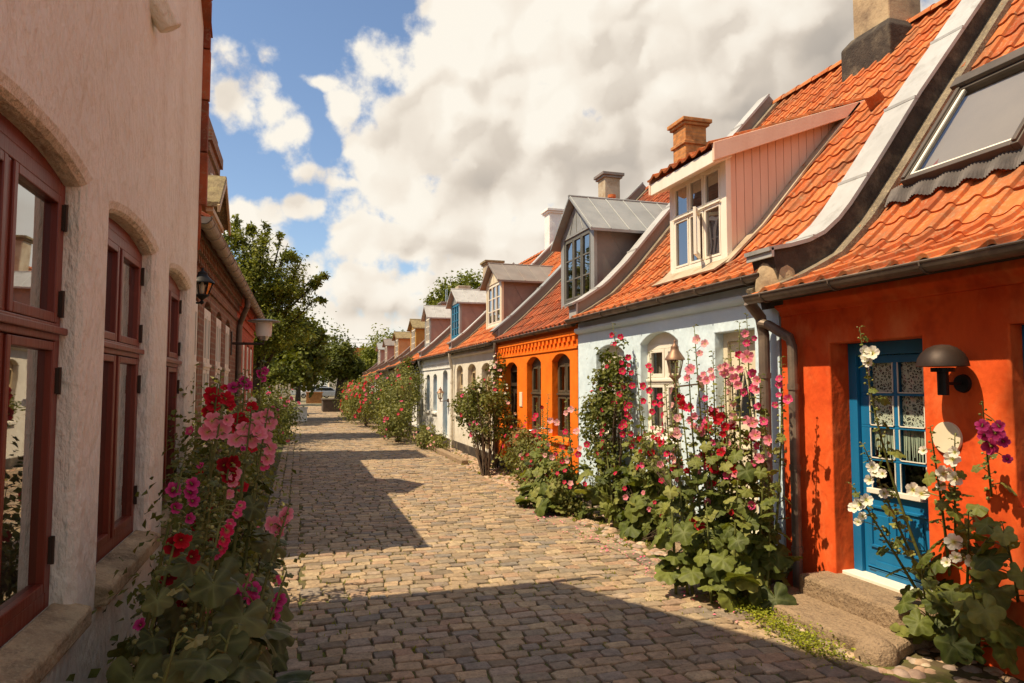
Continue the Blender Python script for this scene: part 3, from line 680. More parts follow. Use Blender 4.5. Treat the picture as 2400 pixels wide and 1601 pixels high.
# skylight
def on_roof(prof, x, off):
    P, S = prof_len(prof); s = float(np.interp(x, [p[0] for p in P], S)); p, n = prof_at(prof, s); return p, n, s
p0, n0, s0 = on_roof(prR, 5.12, 0)
p1, n1, s1 = on_roof(prR, 5.95, 0)
def skylight(h, prof, xa, xb, y0, y1, lift=.13):
    pa, na, _ = on_roof(prof, xa, 0); pb, nb, _ = on_roof(prof, xb, 0)
    tt = (pb-pa)/np.linalg.norm(pb-pa); nn = np.array([-tt[1], tt[0]]); Lk = np.linalg.norm(pb-pa)
    def pt(s, y, o): q = pa+tt*s+nn*o; return (q[0], y, q[1])
    def slab(mb, s0, s1, ya, yb, o0, o1):
        v = [pt(s0, ya, o0), pt(s1, ya, o0), pt(s1, yb, o0), pt(s0, yb, o0), pt(s0, ya, o1), pt(s1, ya, o1), pt(s1, yb, o1), pt(s0, yb, o1)]
        mb.add(v, [(0,3,2,1),(4,5,6,7),(0,1,5,4),(1,2,6,5),(2,3,7,6),(3,0,4,7)])
    f = MB(); b = .06
    slab(f, 0, Lk, y0, y0+b, -.1, lift); slab(f, 0, Lk, y1-b, y1, -.1, lift); slab(f, 0, b, y0+b, y1-b, -.1, lift); slab(f, Lk-b, Lk, y0+b, y1-b, -.1, lift)
    slab(f, Lk-.03, Lk+.10, y0-.04, y1+.04, lift+.004, lift+.05)
    k = b+.03
    for q in ((0, Lk-.04, y0+.012, y0+.05), (0, Lk-.04, y1-.05, y1-.012)): slab(f, q[0]+.02, q[1], q[2], q[3], lift+.002, lift+.022)
    so = obj('skylight', f, M['window_metal'], h, bevel=.006)
    g = MB(); g.quad(pt(b, y0+b, lift-.03), pt(Lk-b, y0+b, lift-.03), pt(Lk-b, y1-b, lift-.03), pt(b, y1-b, lift-.03)); obj('pane', g, M['sky_glass'], so)
    g2 = MB()
    for q in ((b, Lk-b, y0+b+.002, y0+b+.03), (b, Lk-b, y1-b-.03, y1-b-.002), (b, b+.03, y0+b+.03, y1-b-.03)): slab(g2, q[0], q[1], q[2], q[3], lift-.028, lift-.012)
    obj('inner_frame', g2, M['white_wood'], so)
    bl = MB(); bl.quad(pt(b, y0+b, lift-.08), pt(Lk-b, y0+b, lift-.08), pt(Lk-b, y1-b, lift-.08), pt(b, y1-b, lift-.08)); obj('blind', bl, M['sky_blind'], so)
    a = MB(); ya = y0-.16; yb = y1+.16; n = 96; vs = []
    for i in range(n+1):
        y = ya+(yb-ya)*i/n; wv = .032*math.sin(2*PI*((y+3.18)/.2414 % 1))*.75
        for s_, o in ((-.17, .05), (-.09, .06), (0.02, .07)): vs.append(pt(s_, y, o+wv*(1 if s_ < -.1 else .4)+.006*((i % 2)*2-1)))
    a.add(vs, [(3*i+j, 3*i+j+1, 3*i+j+4, 3*i+j+3) for i in range(n) for j in range(2)]); obj('lead_apron', a, M['lead'], so)
    return so
M['window_metal'] = pmat('window_metal', (.13, .105, .085), (.09, .075, .06), rough=.5, metal=.2, scale=4)
M['sky_glass'] = glassmat('sky_glass', (.85, .83, .78), .10)
M['sky_blind'] = pmat('sky_blind', (.50, .45, .38), (.44, .40, .34), rough=.7, scale=2)
M['lead'] = pmat('lead', (.13, .11, .10), (.08, .07, .065), rough=.6, metal=.2, scale=12)
skylight(RH, prR, 5.14, 5.86, 3.74, 4.80)
downpipe(RH, [(3.86, 5.36, 2.50), (3.99, 5.37, 2.36), (4.02, 5.37, 2.2), (4.02, 5.37, .02)], r=.05)
downpipe(RH, [(3.97, 5.36, 2.31), (4.0, 5.28, 2.29), (4.04, 5.05, 2.16), (4.05, 5.03, 2.08), (4.05, 5.03, .02)], r=.042)
# ================================================================== blue house
prB = [(4.01, 2.78), (4.25, 2.88), (4.68, 3.16), (5.1, 3.58), (5.7, 4.28), (7.8, 6.6)]
opsB = [dict(y0=8.46, y1=9.38, z0=1.06, z1=2.19, rise=.12, depth=.13), dict(y0=7.07, y1=7.99, z0=1.12, z1=2.26, rise=.13, depth=.13), dict(y0=5.66, y1=6.33, z0=.28, z1=2.29, rise=0, depth=.16)]
BH = house_shell('plastered_cottage', 'pale blue plastered cottage with white windows and pink boarded dormer', 5.30, 10.05, prB, 'blue_plaster', opsB, group=GR, go=.045, gr=.058, tw=.21, amp=.024, course=.30, parapet=('cap_zinc', 'dark_zinc'), hole=(6.9, 8.2, 4.75, 6.2))
for op in opsB[:2]: window(BH, XF, 1, op, M['white_wood'], cols=2, transom=.60, w=.065, curtain=('blind', [(0, 1)]), at_d=.10, sill=(.07, .04), sillmat='white_wood')
mo = MB(); mo.prism([(XF-.07, 2.62), (XF-.075, 2.585), (XF-.05, 2.55), (XF-.01, 2.535), (XF+.01, 2.535), (XF+.01, 2.62)], 5.30, 10.05, 'y'); obj('moulding', mo, M['blue_plaster'], BH, bevel=.01)
do, cuts, X = panel_door(BH, XF, opsB[2], .125, 'cream_wood', frame=.075, panels=((.1, .9, .06, .22), (.1, .9, .28, .44)), handle=True)
g = MB(); c = (6.0-.005, 1.62)
arc = [(5.82, 1.42), (6.17, 1.42)] + [(6.17-.35*t, 1.62+.30*math.sin(PI*t)**.7) for t in np.linspace(0, 1, 12)]
g.prism(arc, X(.006), X(.010), 'x'); obj('pane', g, M['car_glass'], do)
g = MB(); pts = arc+[arc[0]]
g.tube([(X(.004), y, z) for y, z in pts], .016, 6); g.tube([(X(.004), 5.995, 1.93), (X(.004), 6.1, 1.42)], .013, 6); g.tube([(X(.004), 5.995, 1.93), (X(.004), 5.87, 1.42)], .013, 6)
obj('glazing_bead', g, M['cream_wood'], do)
st = MB(); st.box(3.62, 4.2, 5.5, 6.5, -.02, .15); obj('door_step', st, M['granite'], BH, bevel=.025)
# pink dormer
dm = MB(); xf, ya, yb, zb = 4.66, 6.88, 8.10, 3.20
sideP = [(xf+.04, 3.02), (6.6, 5.1), (6.45, 5.22), (xf+.04, 4.44)]
n = 17
def lerp(a, b, t): return a+(b-a)*t
dm.box(xf+.5, xf+.54, ya+.04, yb-.04, 3.2, 4.4)
for yy, e in ((ya, 1), (yb-.04, 1)):
    for i in range(n):
        a, b = xf+.05+(6.55-xf)*i/n, xf+.05+(6.55-xf)*(i+1)/n-.006
        lo = lambda x: np.interp(x, [p[0] for p in prB], [p[1] for p in prB])-.1
        hi = lambda x: 4.46+(x-xf)*.40
        v = []
        for yv in (yy, yy+.04): v += [(a, yv, lo(a)), (b, yv, lo(b)), (b, yv, max(hi(b), lo(b)+.02)), (a, yv, max(hi(a), lo(a)+.02))]
        dm.add(v, [(0,1,2,3),(7,6,5,4),(0,4,5,1),(1,5,6,2),(2,6,7,3),(3,7,4,0)], random.random())
DP = obj('dormer', dm, M['pink_board'], BH, bevel=.003)
bk = MB(); bk.prism([(xf+.05, 3.1), (6.5, 5.0), (6.4, 5.1), (xf+.05, 4.42)], ya+.012, ya+.03, 'y'); obj('backing', bk, M['dark_wood'], DP)
fr = MB(); fr.box(xf, xf+.07, ya-.03, ya+.06, zb-.1, 4.42); fr.box(xf, xf+.07, yb-.06, yb+.03, zb-.1, 4.42); fr.box(xf, xf+.07, ya+.06, yb-.06, zb-.1, zb+.02); fr.box(xf, xf+.07, ya+.06, yb-.06, 4.35, 4.42)
obj('dormer_front', fr, M['white_wood'], DP, bevel=.005)
wo = window(DP, xf, 1, dict(y0=ya+.06, y1=yb-.06, z0=zb+.02, z1=4.35, depth=.0), M['white_wood'], cols=3, transom=.60, w=.036, gl='old_glass', at_d=.004, bev=.003)
for c in list(wo.children): c.parent = DP
cs = MB()                                                    # the casement that stands open
o0 = Vector((xf-.01, ya+.50, 0)); dv = Vector((-.26, -.30, 0)).normalized()
for s0_, s1_, za, zb_ in ((0, .04, zb+.09, 3.86), (.28, .32, zb+.09, 3.86), (.04, .28, zb+.09, zb+.14), (.04, .28, 3.82, 3.86)):
    a = o0+dv*s0_; b = o0+dv*s1_; nn = Vector((dv.y, -dv.x, 0))*.035
    v = [(p.x, p.y, z) for z in (za, zb_) for p in (a, b, b+nn, a+nn)]
    cs.add(v, [(0,3,2,1),(4,5,6,7),(0,1,5,4),(1,2,6,5),(2,3,7,6),(3,0,4,7)])
obj('open_casement', cs, M['white_wood'], DP, bevel=.003)
cu = MB(); cu.quad((xf+.3, ya+.1, zb), (xf+.3, yb-.1, zb), (xf+.3, yb-.1, 4.4), (xf+.3, ya+.1, 4.4)); obj('curtain', cu, M['blind'], DP)
rf = MB(); pr = [(xf-.22, 4.40), (6.75, 5.24)]; tiles(rf, [(p[0], p[1]+.08) for p in pr], ya-.16, yb+.14, tw=.22, amp=.03, course=.34); ro = obj('dormer_roof', rf, M['tile'], DP, smooth=True); ro.modifiers.new('edges', 'EDGE_SPLIT').split_angle = R(50)
for yy in (ya-.17, yb+.12):
    fa = MB(); fa.prism([(xf-.24, 4.28), (6.55, 5.09), (6.62, 5.26), (xf-.24, 4.49)], yy, yy+.04, 'y'); obj('bargeboard', fa, M['pink_board'], DP, bevel=.005)
fa = MB(); fa.box(xf-.23, xf-.20, ya-.128, yb+.118, 4.27, 4.42); fa.prism([(xf-.2, 4.27), (xf+.03, 4.36), (xf+.03, 4.40), (xf-.2, 4.31)], ya-.12, yb+.11, 'y'); obj('fascia', fa, M['white_wood'], DP, bevel=.004)
fl = MB(); strip(fl, [(4.6, 3.10), (5.1, 3.58), (5.7, 4.28), (6.5, 5.17)], ya-.17, ya-.005, .02, .045); strip(fl, [(4.45, 3.01), (4.68, 3.16)], ya-.12, yb+.12, .035, .055); strip(fl, [(4.6, 3.10), (5.1, 3.58), (6.4, 5.06)], yb+.005, yb+.15, .02, .045); obj('flashing', fl, M['pale_chimney'], DP)
chimney(BH, 7.70, 7.46, 5.6, 7.62, .56, .62, 'chimney_render', base=(6.62, .09, 'dark_mortar'), cap=True)
vt = MB(); p, nn, s = on_roof(prB, 6.35, 0); vt.tube([(p[0]-.02, 6.30, p[1]+.0), (p[0]-.14, 6.27, p[1]+.10)], [.10, .085], 14); obj('vent_tile', vt, M['tile'], BH)
# ================================================================== orange house
prO = [(4.08, 2.735), (4.22, 2.82), (4.6, 3.13), (5.23, 3.72), (7.8, 6.36)]
opsO = [dict(y0=13.25, y1=14.05, z0=.25, z1=2.10, rise=.11, depth=.14), dict(y0=11.82, y1=12.64, z0=.88, z1=2.15, rise=.12, depth=.14), dict(y0=10.42, y1=11.25, z0=.88, z1=2.15, rise=.12, depth=.14)]
OH = house_shell('plastered_cottage', 'bright orange cottage with dentil cornice and big grey zinc gabled dormer', 10.07, 14.69, prO, 'orange_plaster', opsO, group=GR, go=.03, gr=.048, amp=.036, tilemat='old_tile', tw=.22, parapet=('zinc', 'dark_zinc'))
for op in opsO[1:]: window(OH, XF, 1, op, M['olive_wood'], cols=2, transom=.56, w=.055, curtain=('pale_curtain', [(0, .3), (.7, 1)]), at_d=.11, sill=(.06, .04), sillmat='orange_plaster')
panel_door(OH, XF, opsO[0], .13, 'dark_wood', frame=.065, glazed=[(.2, .8, .5, .9)], panels=((.12, .88, .06, .22), (.12, .88, .26, .44)), transom=.80)
tw_ = MB(); tw_.quad((XF+.17, 13.3, 1.75), (XF+.17, 14.0, 1.75), (XF+.17, 14.0, 2.1), (XF+.17, 13.3, 2.1)); obj('transom_pane', tw_, M['glass'], OH)
dn = MB(); k = 22
for i in range(k):
    a = 10.12+i*(14.62-10.12)/k
    dn.box(XF-.035, XF+.01, a, a+.105, 2.45, 2.535); dn.box(XF-.018, XF+.01, a+.10, a+.205, 2.37, 2.448)
dn.box(XF-.045, XF+.01, 10.07, 14.69, 2.537, 2.60); dn.box(XF-.02, XF+.01, 10.07, 14.69, 2.33, 2.367)
obj('dentil_cornice', dn, M['orange_plaster'], OH)
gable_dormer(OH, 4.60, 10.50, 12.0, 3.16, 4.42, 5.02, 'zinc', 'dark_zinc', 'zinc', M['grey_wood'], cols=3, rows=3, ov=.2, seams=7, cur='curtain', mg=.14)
chimney(OH, 7.75, 12.66, 6.0, 7.24, .50, .50, 'orange_brick', band=6.72)
downpipe(OH, [(4.03, 14.5, 2.66), (4.03, 14.52, 2.55), (4.06, 14.62, 2.25), (4.06, 14.62, .0)])
# ================================================================== beige house
prG = [(4.0, 2.71), (4.2, 2.79), (4.6, 3.10), (5.23, 3.70), (7.8, 6.36)]
opsG = [dict(y0=18.1, y1=18.85, z0=1.0, z1=2.16, rise=.12, depth=.14), dict(y0=16.66, y1=17.52, z0=1.0, z1=2.16, rise=.12, depth=.14), dict(y0=15.25, y1=16.1, z0=.25, z1=2.14, rise=.12, depth=.2)]
GH = house_shell('plastered_cottage', 'cream plastered cottage with tan windows and zinc dormer with white window', 14.71, 19.28, prG, 'cream_plaster', opsG, group=GR, go=.04, gr=.055, tw=.22, parapet=('cap_zinc', 'dark_zinc'))
for op in opsG[:2]: window(GH, XF, 1, op, M['tan_wood'], cols=2, transom=.58, w=.06, at_d=.11, sill=(.06, .04), sillmat='cream_plaster', bev=0, curtain=('curtain', [(0, .25), (.75, 1)]))
panel_door(GH, XF, opsG[2], .16, 'tan_wood', frame=.07, glazed=[(.2, .8, .5, .9)], panels=((.12, .88, .06, .22), (.12, .88, .26, .44)))
mo = MB(); mo.prism([(XF-.06, 2.56), (XF-.06, 2.53), (XF-.01, 2.49), (XF+.01, 2.49), (XF+.01, 2.56)], 14.71, 19.28, 'y'); obj('moulding', mo, M['cream_plaster'], GH)
gable_dormer(GH, 4.68, 16.30, 17.75, 3.20, 4.36, 4.80, 'cream_wood', 'dark_zinc', 'dark_zinc', M['white_wood'], cols=3, rows=3, ov=.16, mg=.12)
chimney(GH, 7.75, 16.66, 5.9, 7.30, .44, .44, 'pale_chimney', capmat='dark_zinc')
pt_ = MB(); pc = at(1434, 482, X=7.4); pt_.lathe((7.4, pc.y, pc.z-.1), [(.08, 0), (.08, .3), (.10, .3), (.10, .37), (.06, .37)], 14); obj('chimney_pot', pt_, M['tile'], GH)
downpipe(GH, [(3.96, 19.0, 2.64), (3.97, 19.02, 2.55), (4.06, 19.15, 2.2), (4.06, 19.15, .0)], mat='cream_plaster')
# ================================================================== white house with blue windows
prW = [(4.0, 2.68), (4.2, 2.76), (4.6, 3.08), (5.23, 3.66), (7.6, 6.1)]
opsW = [dict(y0=23.0, y1=23.62, z0=.92, z1=2.02, rise=.08, depth=.14), dict(y0=21.75, y1=22.38, z0=.92, z1=2.02, rise=.08, depth=.14), dict(y0=20.1, y1=20.8, z0=.25, z1=2.1, rise=.09, depth=.2)]
WH = house_shell('plastered_cottage', 'white plastered cottage with bright blue window frames and teal door', 19.30, 24.40, prW, 'chalk_plaster', opsW, group=GR, go=.04, gr=.055, tw=.22)
for op in opsW[:2]: window(WH, XF, 1, op, M['pale_blue_wood'], cols=2, rows_lo=3, w=.06, at_d=.11, sill=(.06, .04), sillmat='chalk_plaster', bev=0, arch=False)
panel_door(WH, XF, opsW[2], .16, 'pale_blue_wood', frame=.07, glazed=[(.2, .8, .5, .9)], panels=((.12, .88, .06, .22), (.12, .88, .26, .44)))
dn = MB()
for i in range(30): dn.box(XF-.03, XF+.01, 19.36+i*.168, 19.36+i*.168+.085, 2.30, 2.40)
dn.box(XF-.04, XF+.01, 19.3, 24.4, 2.402, 2.46); dn.box(XF-.03, XF+.01, 19.3, 24.4, 2.25, 2.298); obj('dentil_cornice', dn, M['chalk_plaster'], WH)
gable_dormer(WH, 4.66, 20.85, 22.2, 3.18, 4.34, 4.74, 'zinc', 'rose_zinc', 'cap_zinc', M['pale_blue_wood'], cols=3, rows=4, ov=.16, mg=.12)
chimney(WH, 7.5, 20.25, 5.6, 7.2, .42, .45, 'chalk_plaster')
chimney(WH, 6.6, 24.2, 5.0, 6.2, .55, .6, 'pale_chimney', capmat='moss')
downpipe(WH, [(3.96, 24.2, 2.60), (3.97, 24.22, 2.5), (4.06, 24.3, 2.2), (4.06, 24.3, .0)], mat='zinc')
# ================================================================== the far row
FAR = [('white plastered cottage far up the row under a zinc dormer with white window', 24.42, 28.6, 2.62, 'chalk_plaster', 25.9, 27.0, 3.2, 4.35, 4.75, 'zinc', 'rose_zinc', 'cap_zinc'),
       ('far cottage under the mustard yellow dormer with mossy roof', 28.62, 32.4, 2.58, 'ochre_plaster', 29.3, 30.7, 3.05, 4.2, 4.55, 'yellow_plaster', 'yellow_plaster', 'moss'),
       ('far cottage under the beige dormer next to the mustard one', 32.42, 36.6, 2.5, 'cream_plaster', 34.7, 36.1, 2.9, 4.1, 4.4, 'ochre_plaster', 'ochre_plaster', 'moss'),
       ('far cottage under the lilac grey dormer, second from the end of the row', 36.62, 41.0, 2.42, 'chalk_plaster', 39.3, 40.5, 2.75, 4.0, 4.32, 'rose_zinc', 'rose_zinc', 'dark_zinc'),
       ('last cottage of the row, under the smallest pale dormer beside the trees', 41.02, 46.0, 2.32, 'cream_plaster', 42.9, 44.2, 2.65, 3.95, 4.3, 'cap_zinc', 'rose_zinc', 'zinc')]
for lab, a, b, ev, wm, d0, d1, zb, ze, zp, f_, s_, r_ in FAR:
    pf = [(3.88, ev), (4.2, ev+.12), (4.7, ev+.5), (5.3, ev+1.05), (7.4, ev+3.15)]
    ops = [dict(y0=a+.5, y1=a+1.25, z0=.3, z1=2.0, rise=.06, depth=.15), dict(y0=a+1.8, y1=a+2.5, z0=.95, z1=1.95, rise=.06, depth=.13), dict(y0=a+2.9, y1=a+3.6, z0=.95, z1=1.95, rise=.06, depth=.13)]
    H = house_shell('plastered_cottage', lab, a, b, pf, wm, ops, group=GR, tw=.24, parapet=('dark_zinc', 'dark_zinc'))
    for op in ops[1:]: window(H, XF, 1, op, M['cream_wood'], cols=2, transom=.6, w=.06, at_d=.1, bev=0)
    panel_door(H, XF, ops[0], .12, 'dark_wood', frame=.06, handle=False, panels=((.12, .88, .1, .4), (.12, .88, .5, .9)))
    gable_dormer(H, 4.64, d0, d1, zb+.1, ze, zp, f_, s_, r_, M['white_wood'], cols=3, rows=3, ov=.14, mg=.12, seams=4)
    if lab.startswith('far cottage under the m'): chimney(H, 7.2, 31.6, 4.8, 6.35, .6, .7, 'pale_chimney', cap=False)
    if lab.startswith('far cottage under the b'):
        chimney(H, 7.2, 35.4, 4.8, 6.0, .6, .8, 'pale_chimney', capmat='dark_zinc')
        an = MB()
        for q in (-.2, .1, .25): an.tube([(7.2, 35.4+q, 6.0), (7.2, 35.4+q, 6.75)], .012, 4)
        an.tube([(7.2, 35.1, 6.6), (7.2, 35.7, 6.6)], .01, 4); obj('antenna', an, M['steel'], H)
    downpipe(H, [(3.82, b-.2, ev-.06), (3.86, b-.18, ev-.16), (4.06, b-.1, ev-.4), (4.06, b-.1, .0)], mat='zinc')

# ================================================================== left side
M['house_glass'] = glassmat('house_glass', (.45, .42, .38), .30, 1.1)
XL = -.75
LH = thing('gable_house', 'whitewashed rough plastered house with three dark red windows', 'house', (XL, 3, 0))
opsL = [dict(y0=1.84, y1=2.85, z0=.98, z1=2.47, rise=.055, depth=.17), dict(y0=3.17, y1=4.14, z0=.98, z1=2.45, rise=.055, depth=.17), dict(y0=4.53, y1=5.38, z0=.98, z1=2.42, rise=.05, depth=.17)]
wl = MB(); wall_front(wl, XL, -1, -1.5, 5.60, 0, 4.5, opsL, rad=.045)
wl.add([(XL, -1.5, 4.5), (XL, 5.6, 4.5), (XL, 1.0, 7.8), (XL, -1.5, 6.0)], [(0, 1, 2, 3)])
wl.add([(XL, 5.6, 0), (-6, 5.6, 0), (-6, 5.6, 4.5), (XL, 5.6, 4.5)], [(0, 1, 2, 3)])
wl.add([(XL, -1.5, 0), (-6, -1.5, 0), (-6, -1.5, 4.5), (XL, -1.5, 4.5)], [(0, 1, 2, 3)])
obj('wall', wl, M['white_plaster'], LH)
pl = MB(); pl.box(XL-.02, XL+.03, -1.5, 5.58, -.05, .30); obj('plinth', pl, M['dark_mortar'], LH, bevel=.015)
for i, op in enumerate(opsL):
    window(LH, XL, -1, op, M['red_wood'], cols=2, transom=.64, w=.05, at_d=.075, gl='house_glass', sill=(.05, .05), hinge=True, arch=True, curtain=('pale_curtain', [(0, .10), (.86, 1)]))
rf = MB()
for sgn in (1,):
    rf.add([(XL+.06, 5.66, 4.42), (-6, 5.66, 4.42), (-6, 1.0, 7.85), (XL+.06, 1.0, 7.85)], [(0, 1, 2, 3)])
    rf.add([(XL+.06, -1.6, 5.95), (-6, -1.6, 5.95), (-6, 1.0, 7.85), (XL+.06, 1.0, 7.85)], [(0, 1, 2, 3)])
obj('roof', rf, M['old_tile'], LH)
vt = MB()
for i in range(5): vt.box(XL-.02, XL+.052-.004*(i % 2), 5.602, 5.66, 3.1+i*.40+(.012 if i else .0), 3.1+(i+1)*.40, random.random())
vt.prism([(5.602, 2.75), (5.625, 3.1), (5.602, 3.1)], XL-.02, XL+.02, 'x')
obj('edge_tile', vt, M['old_tile'], LH, bevel=.006)
bm = MB(); p = at(357, 36, X=XL); bm.tube([(XL-.05, p.y-.03, p.z+.16), (XL+.03, p.y, p.z+.05), (XL+.085, p.y+.03, p.z-.045)], [.085, .08, .06], 8); obj('beam_end', bm, M['white_plaster'], LH, bevel=.01)

XK = -1.15
def left_house(label, y0, y1, wallmat, ops, ev, wmat, dent, cat='house'):
    h = thing('brick_cottage', label, cat, (XK, (y0+y1)/2, 0), 'brick cottages beyond the whitewashed house')
    pf = [(XK+.20, ev), (XK-.2, ev+.22), (XK-.8, ev+.7), (XK-3.4, ev+3.3)]
    w = MB(); wall_front(w, XK, -1, y0, y1, 0, ev+.05, ops, rad=.01)
    for yy in (y0+.005, y1-.005): w.add([(XK-.005, yy, 0), (XK-.005, yy, ev), (XK-.8, yy, ev+.6), (XK-3.4, yy, ev+3.2), (XK-6.8, yy, ev), (XK-6.8, yy, 0)], [(0, 1, 2, 3, 4, 5)])
    w.quad((XK-6.8, y0, 0), (XK-6.8, y1, 0), (XK-6.8, y1, ev), (XK-6.8, y0, ev))
    obj('wall', w, M[wallmat], h)
    r = MB(); tiles(r, pf, y0, y1, tw=.25, course=.36); strip(r, [(XK-3.4, ev+3.3), (XK-6.9, ev-.1)], y0, y1, -.05, 0); ridge_tiles(r, XK-3.4, ev+3.33, y0, y1); obj('roof', r, M['old_tile'], h, smooth=True).modifiers.new('edges', 'EDGE_SPLIT').split_angle = R(50)
    gutter(h, XK+.22, y0-.1, y1+.05, ev-.02, r=.075, hooks=.55, mat='old_gutter')
    d = MB(); n = int((y1-y0)/.15)
    for i in range(n):
        a = y0+.02+i*(y1-y0-.04)/n
        d.box(XK-.01, XK+.085, a, a+.075, ev-.20, ev-.06); d.box(XK-.01, XK+.045, a+.07, a+.14, ev-.30, ev-.203)
    d.box(XK-.01, XK+.10, y0, y1, ev-.058, ev+.02); d.box(XK-.01, XK+.03, y0, y1, ev-.48, ev-.42)
    obj('dentil_cornice', d, M[wallmat], h)
    for op in ops: window(h, XK, -1, op, M[wmat], cols=2, transom=.6, w=.075, at_d=.012, bev=0, arch=False, curtain=('pale_curtain', [(0, .25), (.75, 1)]), sill=(.05, .03), sillmat='concrete')
    return h
opsK = [dict(y0=8.1, y1=8.85, z0=.9, z1=2.72, rise=.1, depth=.12), dict(y0=9.35, y1=10.1, z0=.9, z1=2.72, rise=.1, depth=.12), dict(y0=10.65, y1=11.4, z0=.9, z1=2.72, rise=.1, depth=.12), dict(y0=11.95, y1=12.7, z0=.9, z1=2.72, rise=.1, depth=.12)]
KH = left_house('dark brown brick cottage with pale windows just behind the whitewashed house', 7.42, 13.88, 'brick', opsK, 3.42, 'white_wood', 1)
opsP = [dict(y0=a, y1=a+.62, z0=.9, z1=2.62, rise=.06, depth=.10) for a in (14.35, 15.5, 16.65, 17.8)]
PH = left_house('red painted brick cottage with slim white windows behind the wall lamp', 13.92, 18.9, 'painted_brick', opsP, 3.42, 'white_wood', 1)
downpipe(KH, [(XK+.20, 13.6, 3.35), (XK+.20, 13.62, 3.2), (XK+.06, 13.86, 2.9), (XK+.05, 13.88, 2.7), (XK+.05, 13.88, 0)], r=.05)
d = MB(); d.box(-3.2, -1.42, 11.35, 12.65, 3.7, 4.5); d.prism([(11.35, 4.5), (12.65, 4.5), (12.0, 5.0)], -3.2, -1.42, 'x'); DM = obj('dormer', d, M['tan_wood'], KH)
d = MB()
for s, ye in ((-1, 11.15), (1, 12.85)):
    a = [(ye, 4.42), (12.0, 5.06), (12.0, 5.14), (ye, 4.50)]; d.prism(a, -3.6, -1.20, 'x')
obj('dormer_roof', d, M['moss'], DM, bevel=.01)
d = MB()
for s, ye in ((-1, 11.13), (1, 12.87)): d.prism([(ye, 4.34), (12.0, 4.99), (12.0, 5.10), (ye, 4.45)], -1.23, -1.195, 'x')
d.box(-1.40, -1.30, 11.2, 12.8, 4.36, 4.44); obj('bargeboard', d, M['tan_wood'], DM, bevel=.004)
window(DM, -1.42, -1, dict(y0=11.6, y1=12.4, z0=3.8, z1=4.4, depth=.0), M['white_wood'], cols=2, rows_lo=2, w=.05, at_d=-.03, bev=0)
for c in list(bpy.data.objects):
    if c.parent and c.parent.parent == DM and c.type == 'MESH': c.parent = DM
b = MB(); b.box(-3.6, -2.05, 16.3, 18.3, 3.5, 6.9); b.box(-3.65, -1.99, 16.24, 18.36, 6.9, 7.1); b.box(-3.7, -1.93, 16.18, 18.42, 7.1, 7.35); b.box(-3.6, -2.05, 16.3, 18.3, 7.35, 7.75); TW = obj('brick_gable', b, M['brick'], PH)
window(TW, -2.05, -1, dict(y0=17.0, y1=17.6, z0=5.4, z1=6.6, depth=.0), M['white_wood'], cols=2, rows_lo=2, w=.06, at_d=-.04, bev=0)
for c in list(bpy.data.objects):
    if c.parent and c.parent.parent == TW and c.type == 'MESH': c.parent = TW
b = MB(); b.box(-3.0, -1.7, 16.6, 17.7, 3.8, 4.55); obj('roof_hatch', b, M['rose_zinc'], PH)

# ------------------------------------------------------------------ lamps
def lamp_dome():
    p = at(2258, 899, X=XF)
    t = thing('wall_lamp', 'large brown dome shaded wall lamp on the red wall beside the blue door', 'lamp', p)
    cx = XF-.17
    m = MB(); m.lathe((XF-.012, p.y, p.z), [(0, 0)], 4) if False else None
    m.tube([(XF+.004, p.y, p.z), (XF-.022, p.y, p.z)], [.062, .055], 20); obj('mount', m, M['black_metal'], t)
    m = MB(); m.tube([(XF-.02, p.y, p.z), (cx, p.y, p.z)], .010, 10); obj('arm', m, M['black_metal'], t)
    m = MB(); m.tube([(cx, p.y, p.z-.075), (cx, p.y, p.z+.085)], .033, 16); m.tube([(cx, p.y, p.z+.075), (cx, p.y, p.z+.102)], .068, 18); obj('stem', m, M['black_metal'], t)
    m = MB(); m.lathe((cx, p.y, p.z+.11), [(.152, 0), (.150, .016), (.141, .05), (.119, .088), (.084, .119), (.044, .137), (0, .142)], 32); m.lathe((cx, p.y, p.z+.11), [(.152, 0), (.146, .003), (.136, .045), (.08, .11), (0, .133)], 32)
    obj('shade', m, M['brown_metal'], t, smooth=True)
lamp_dome()
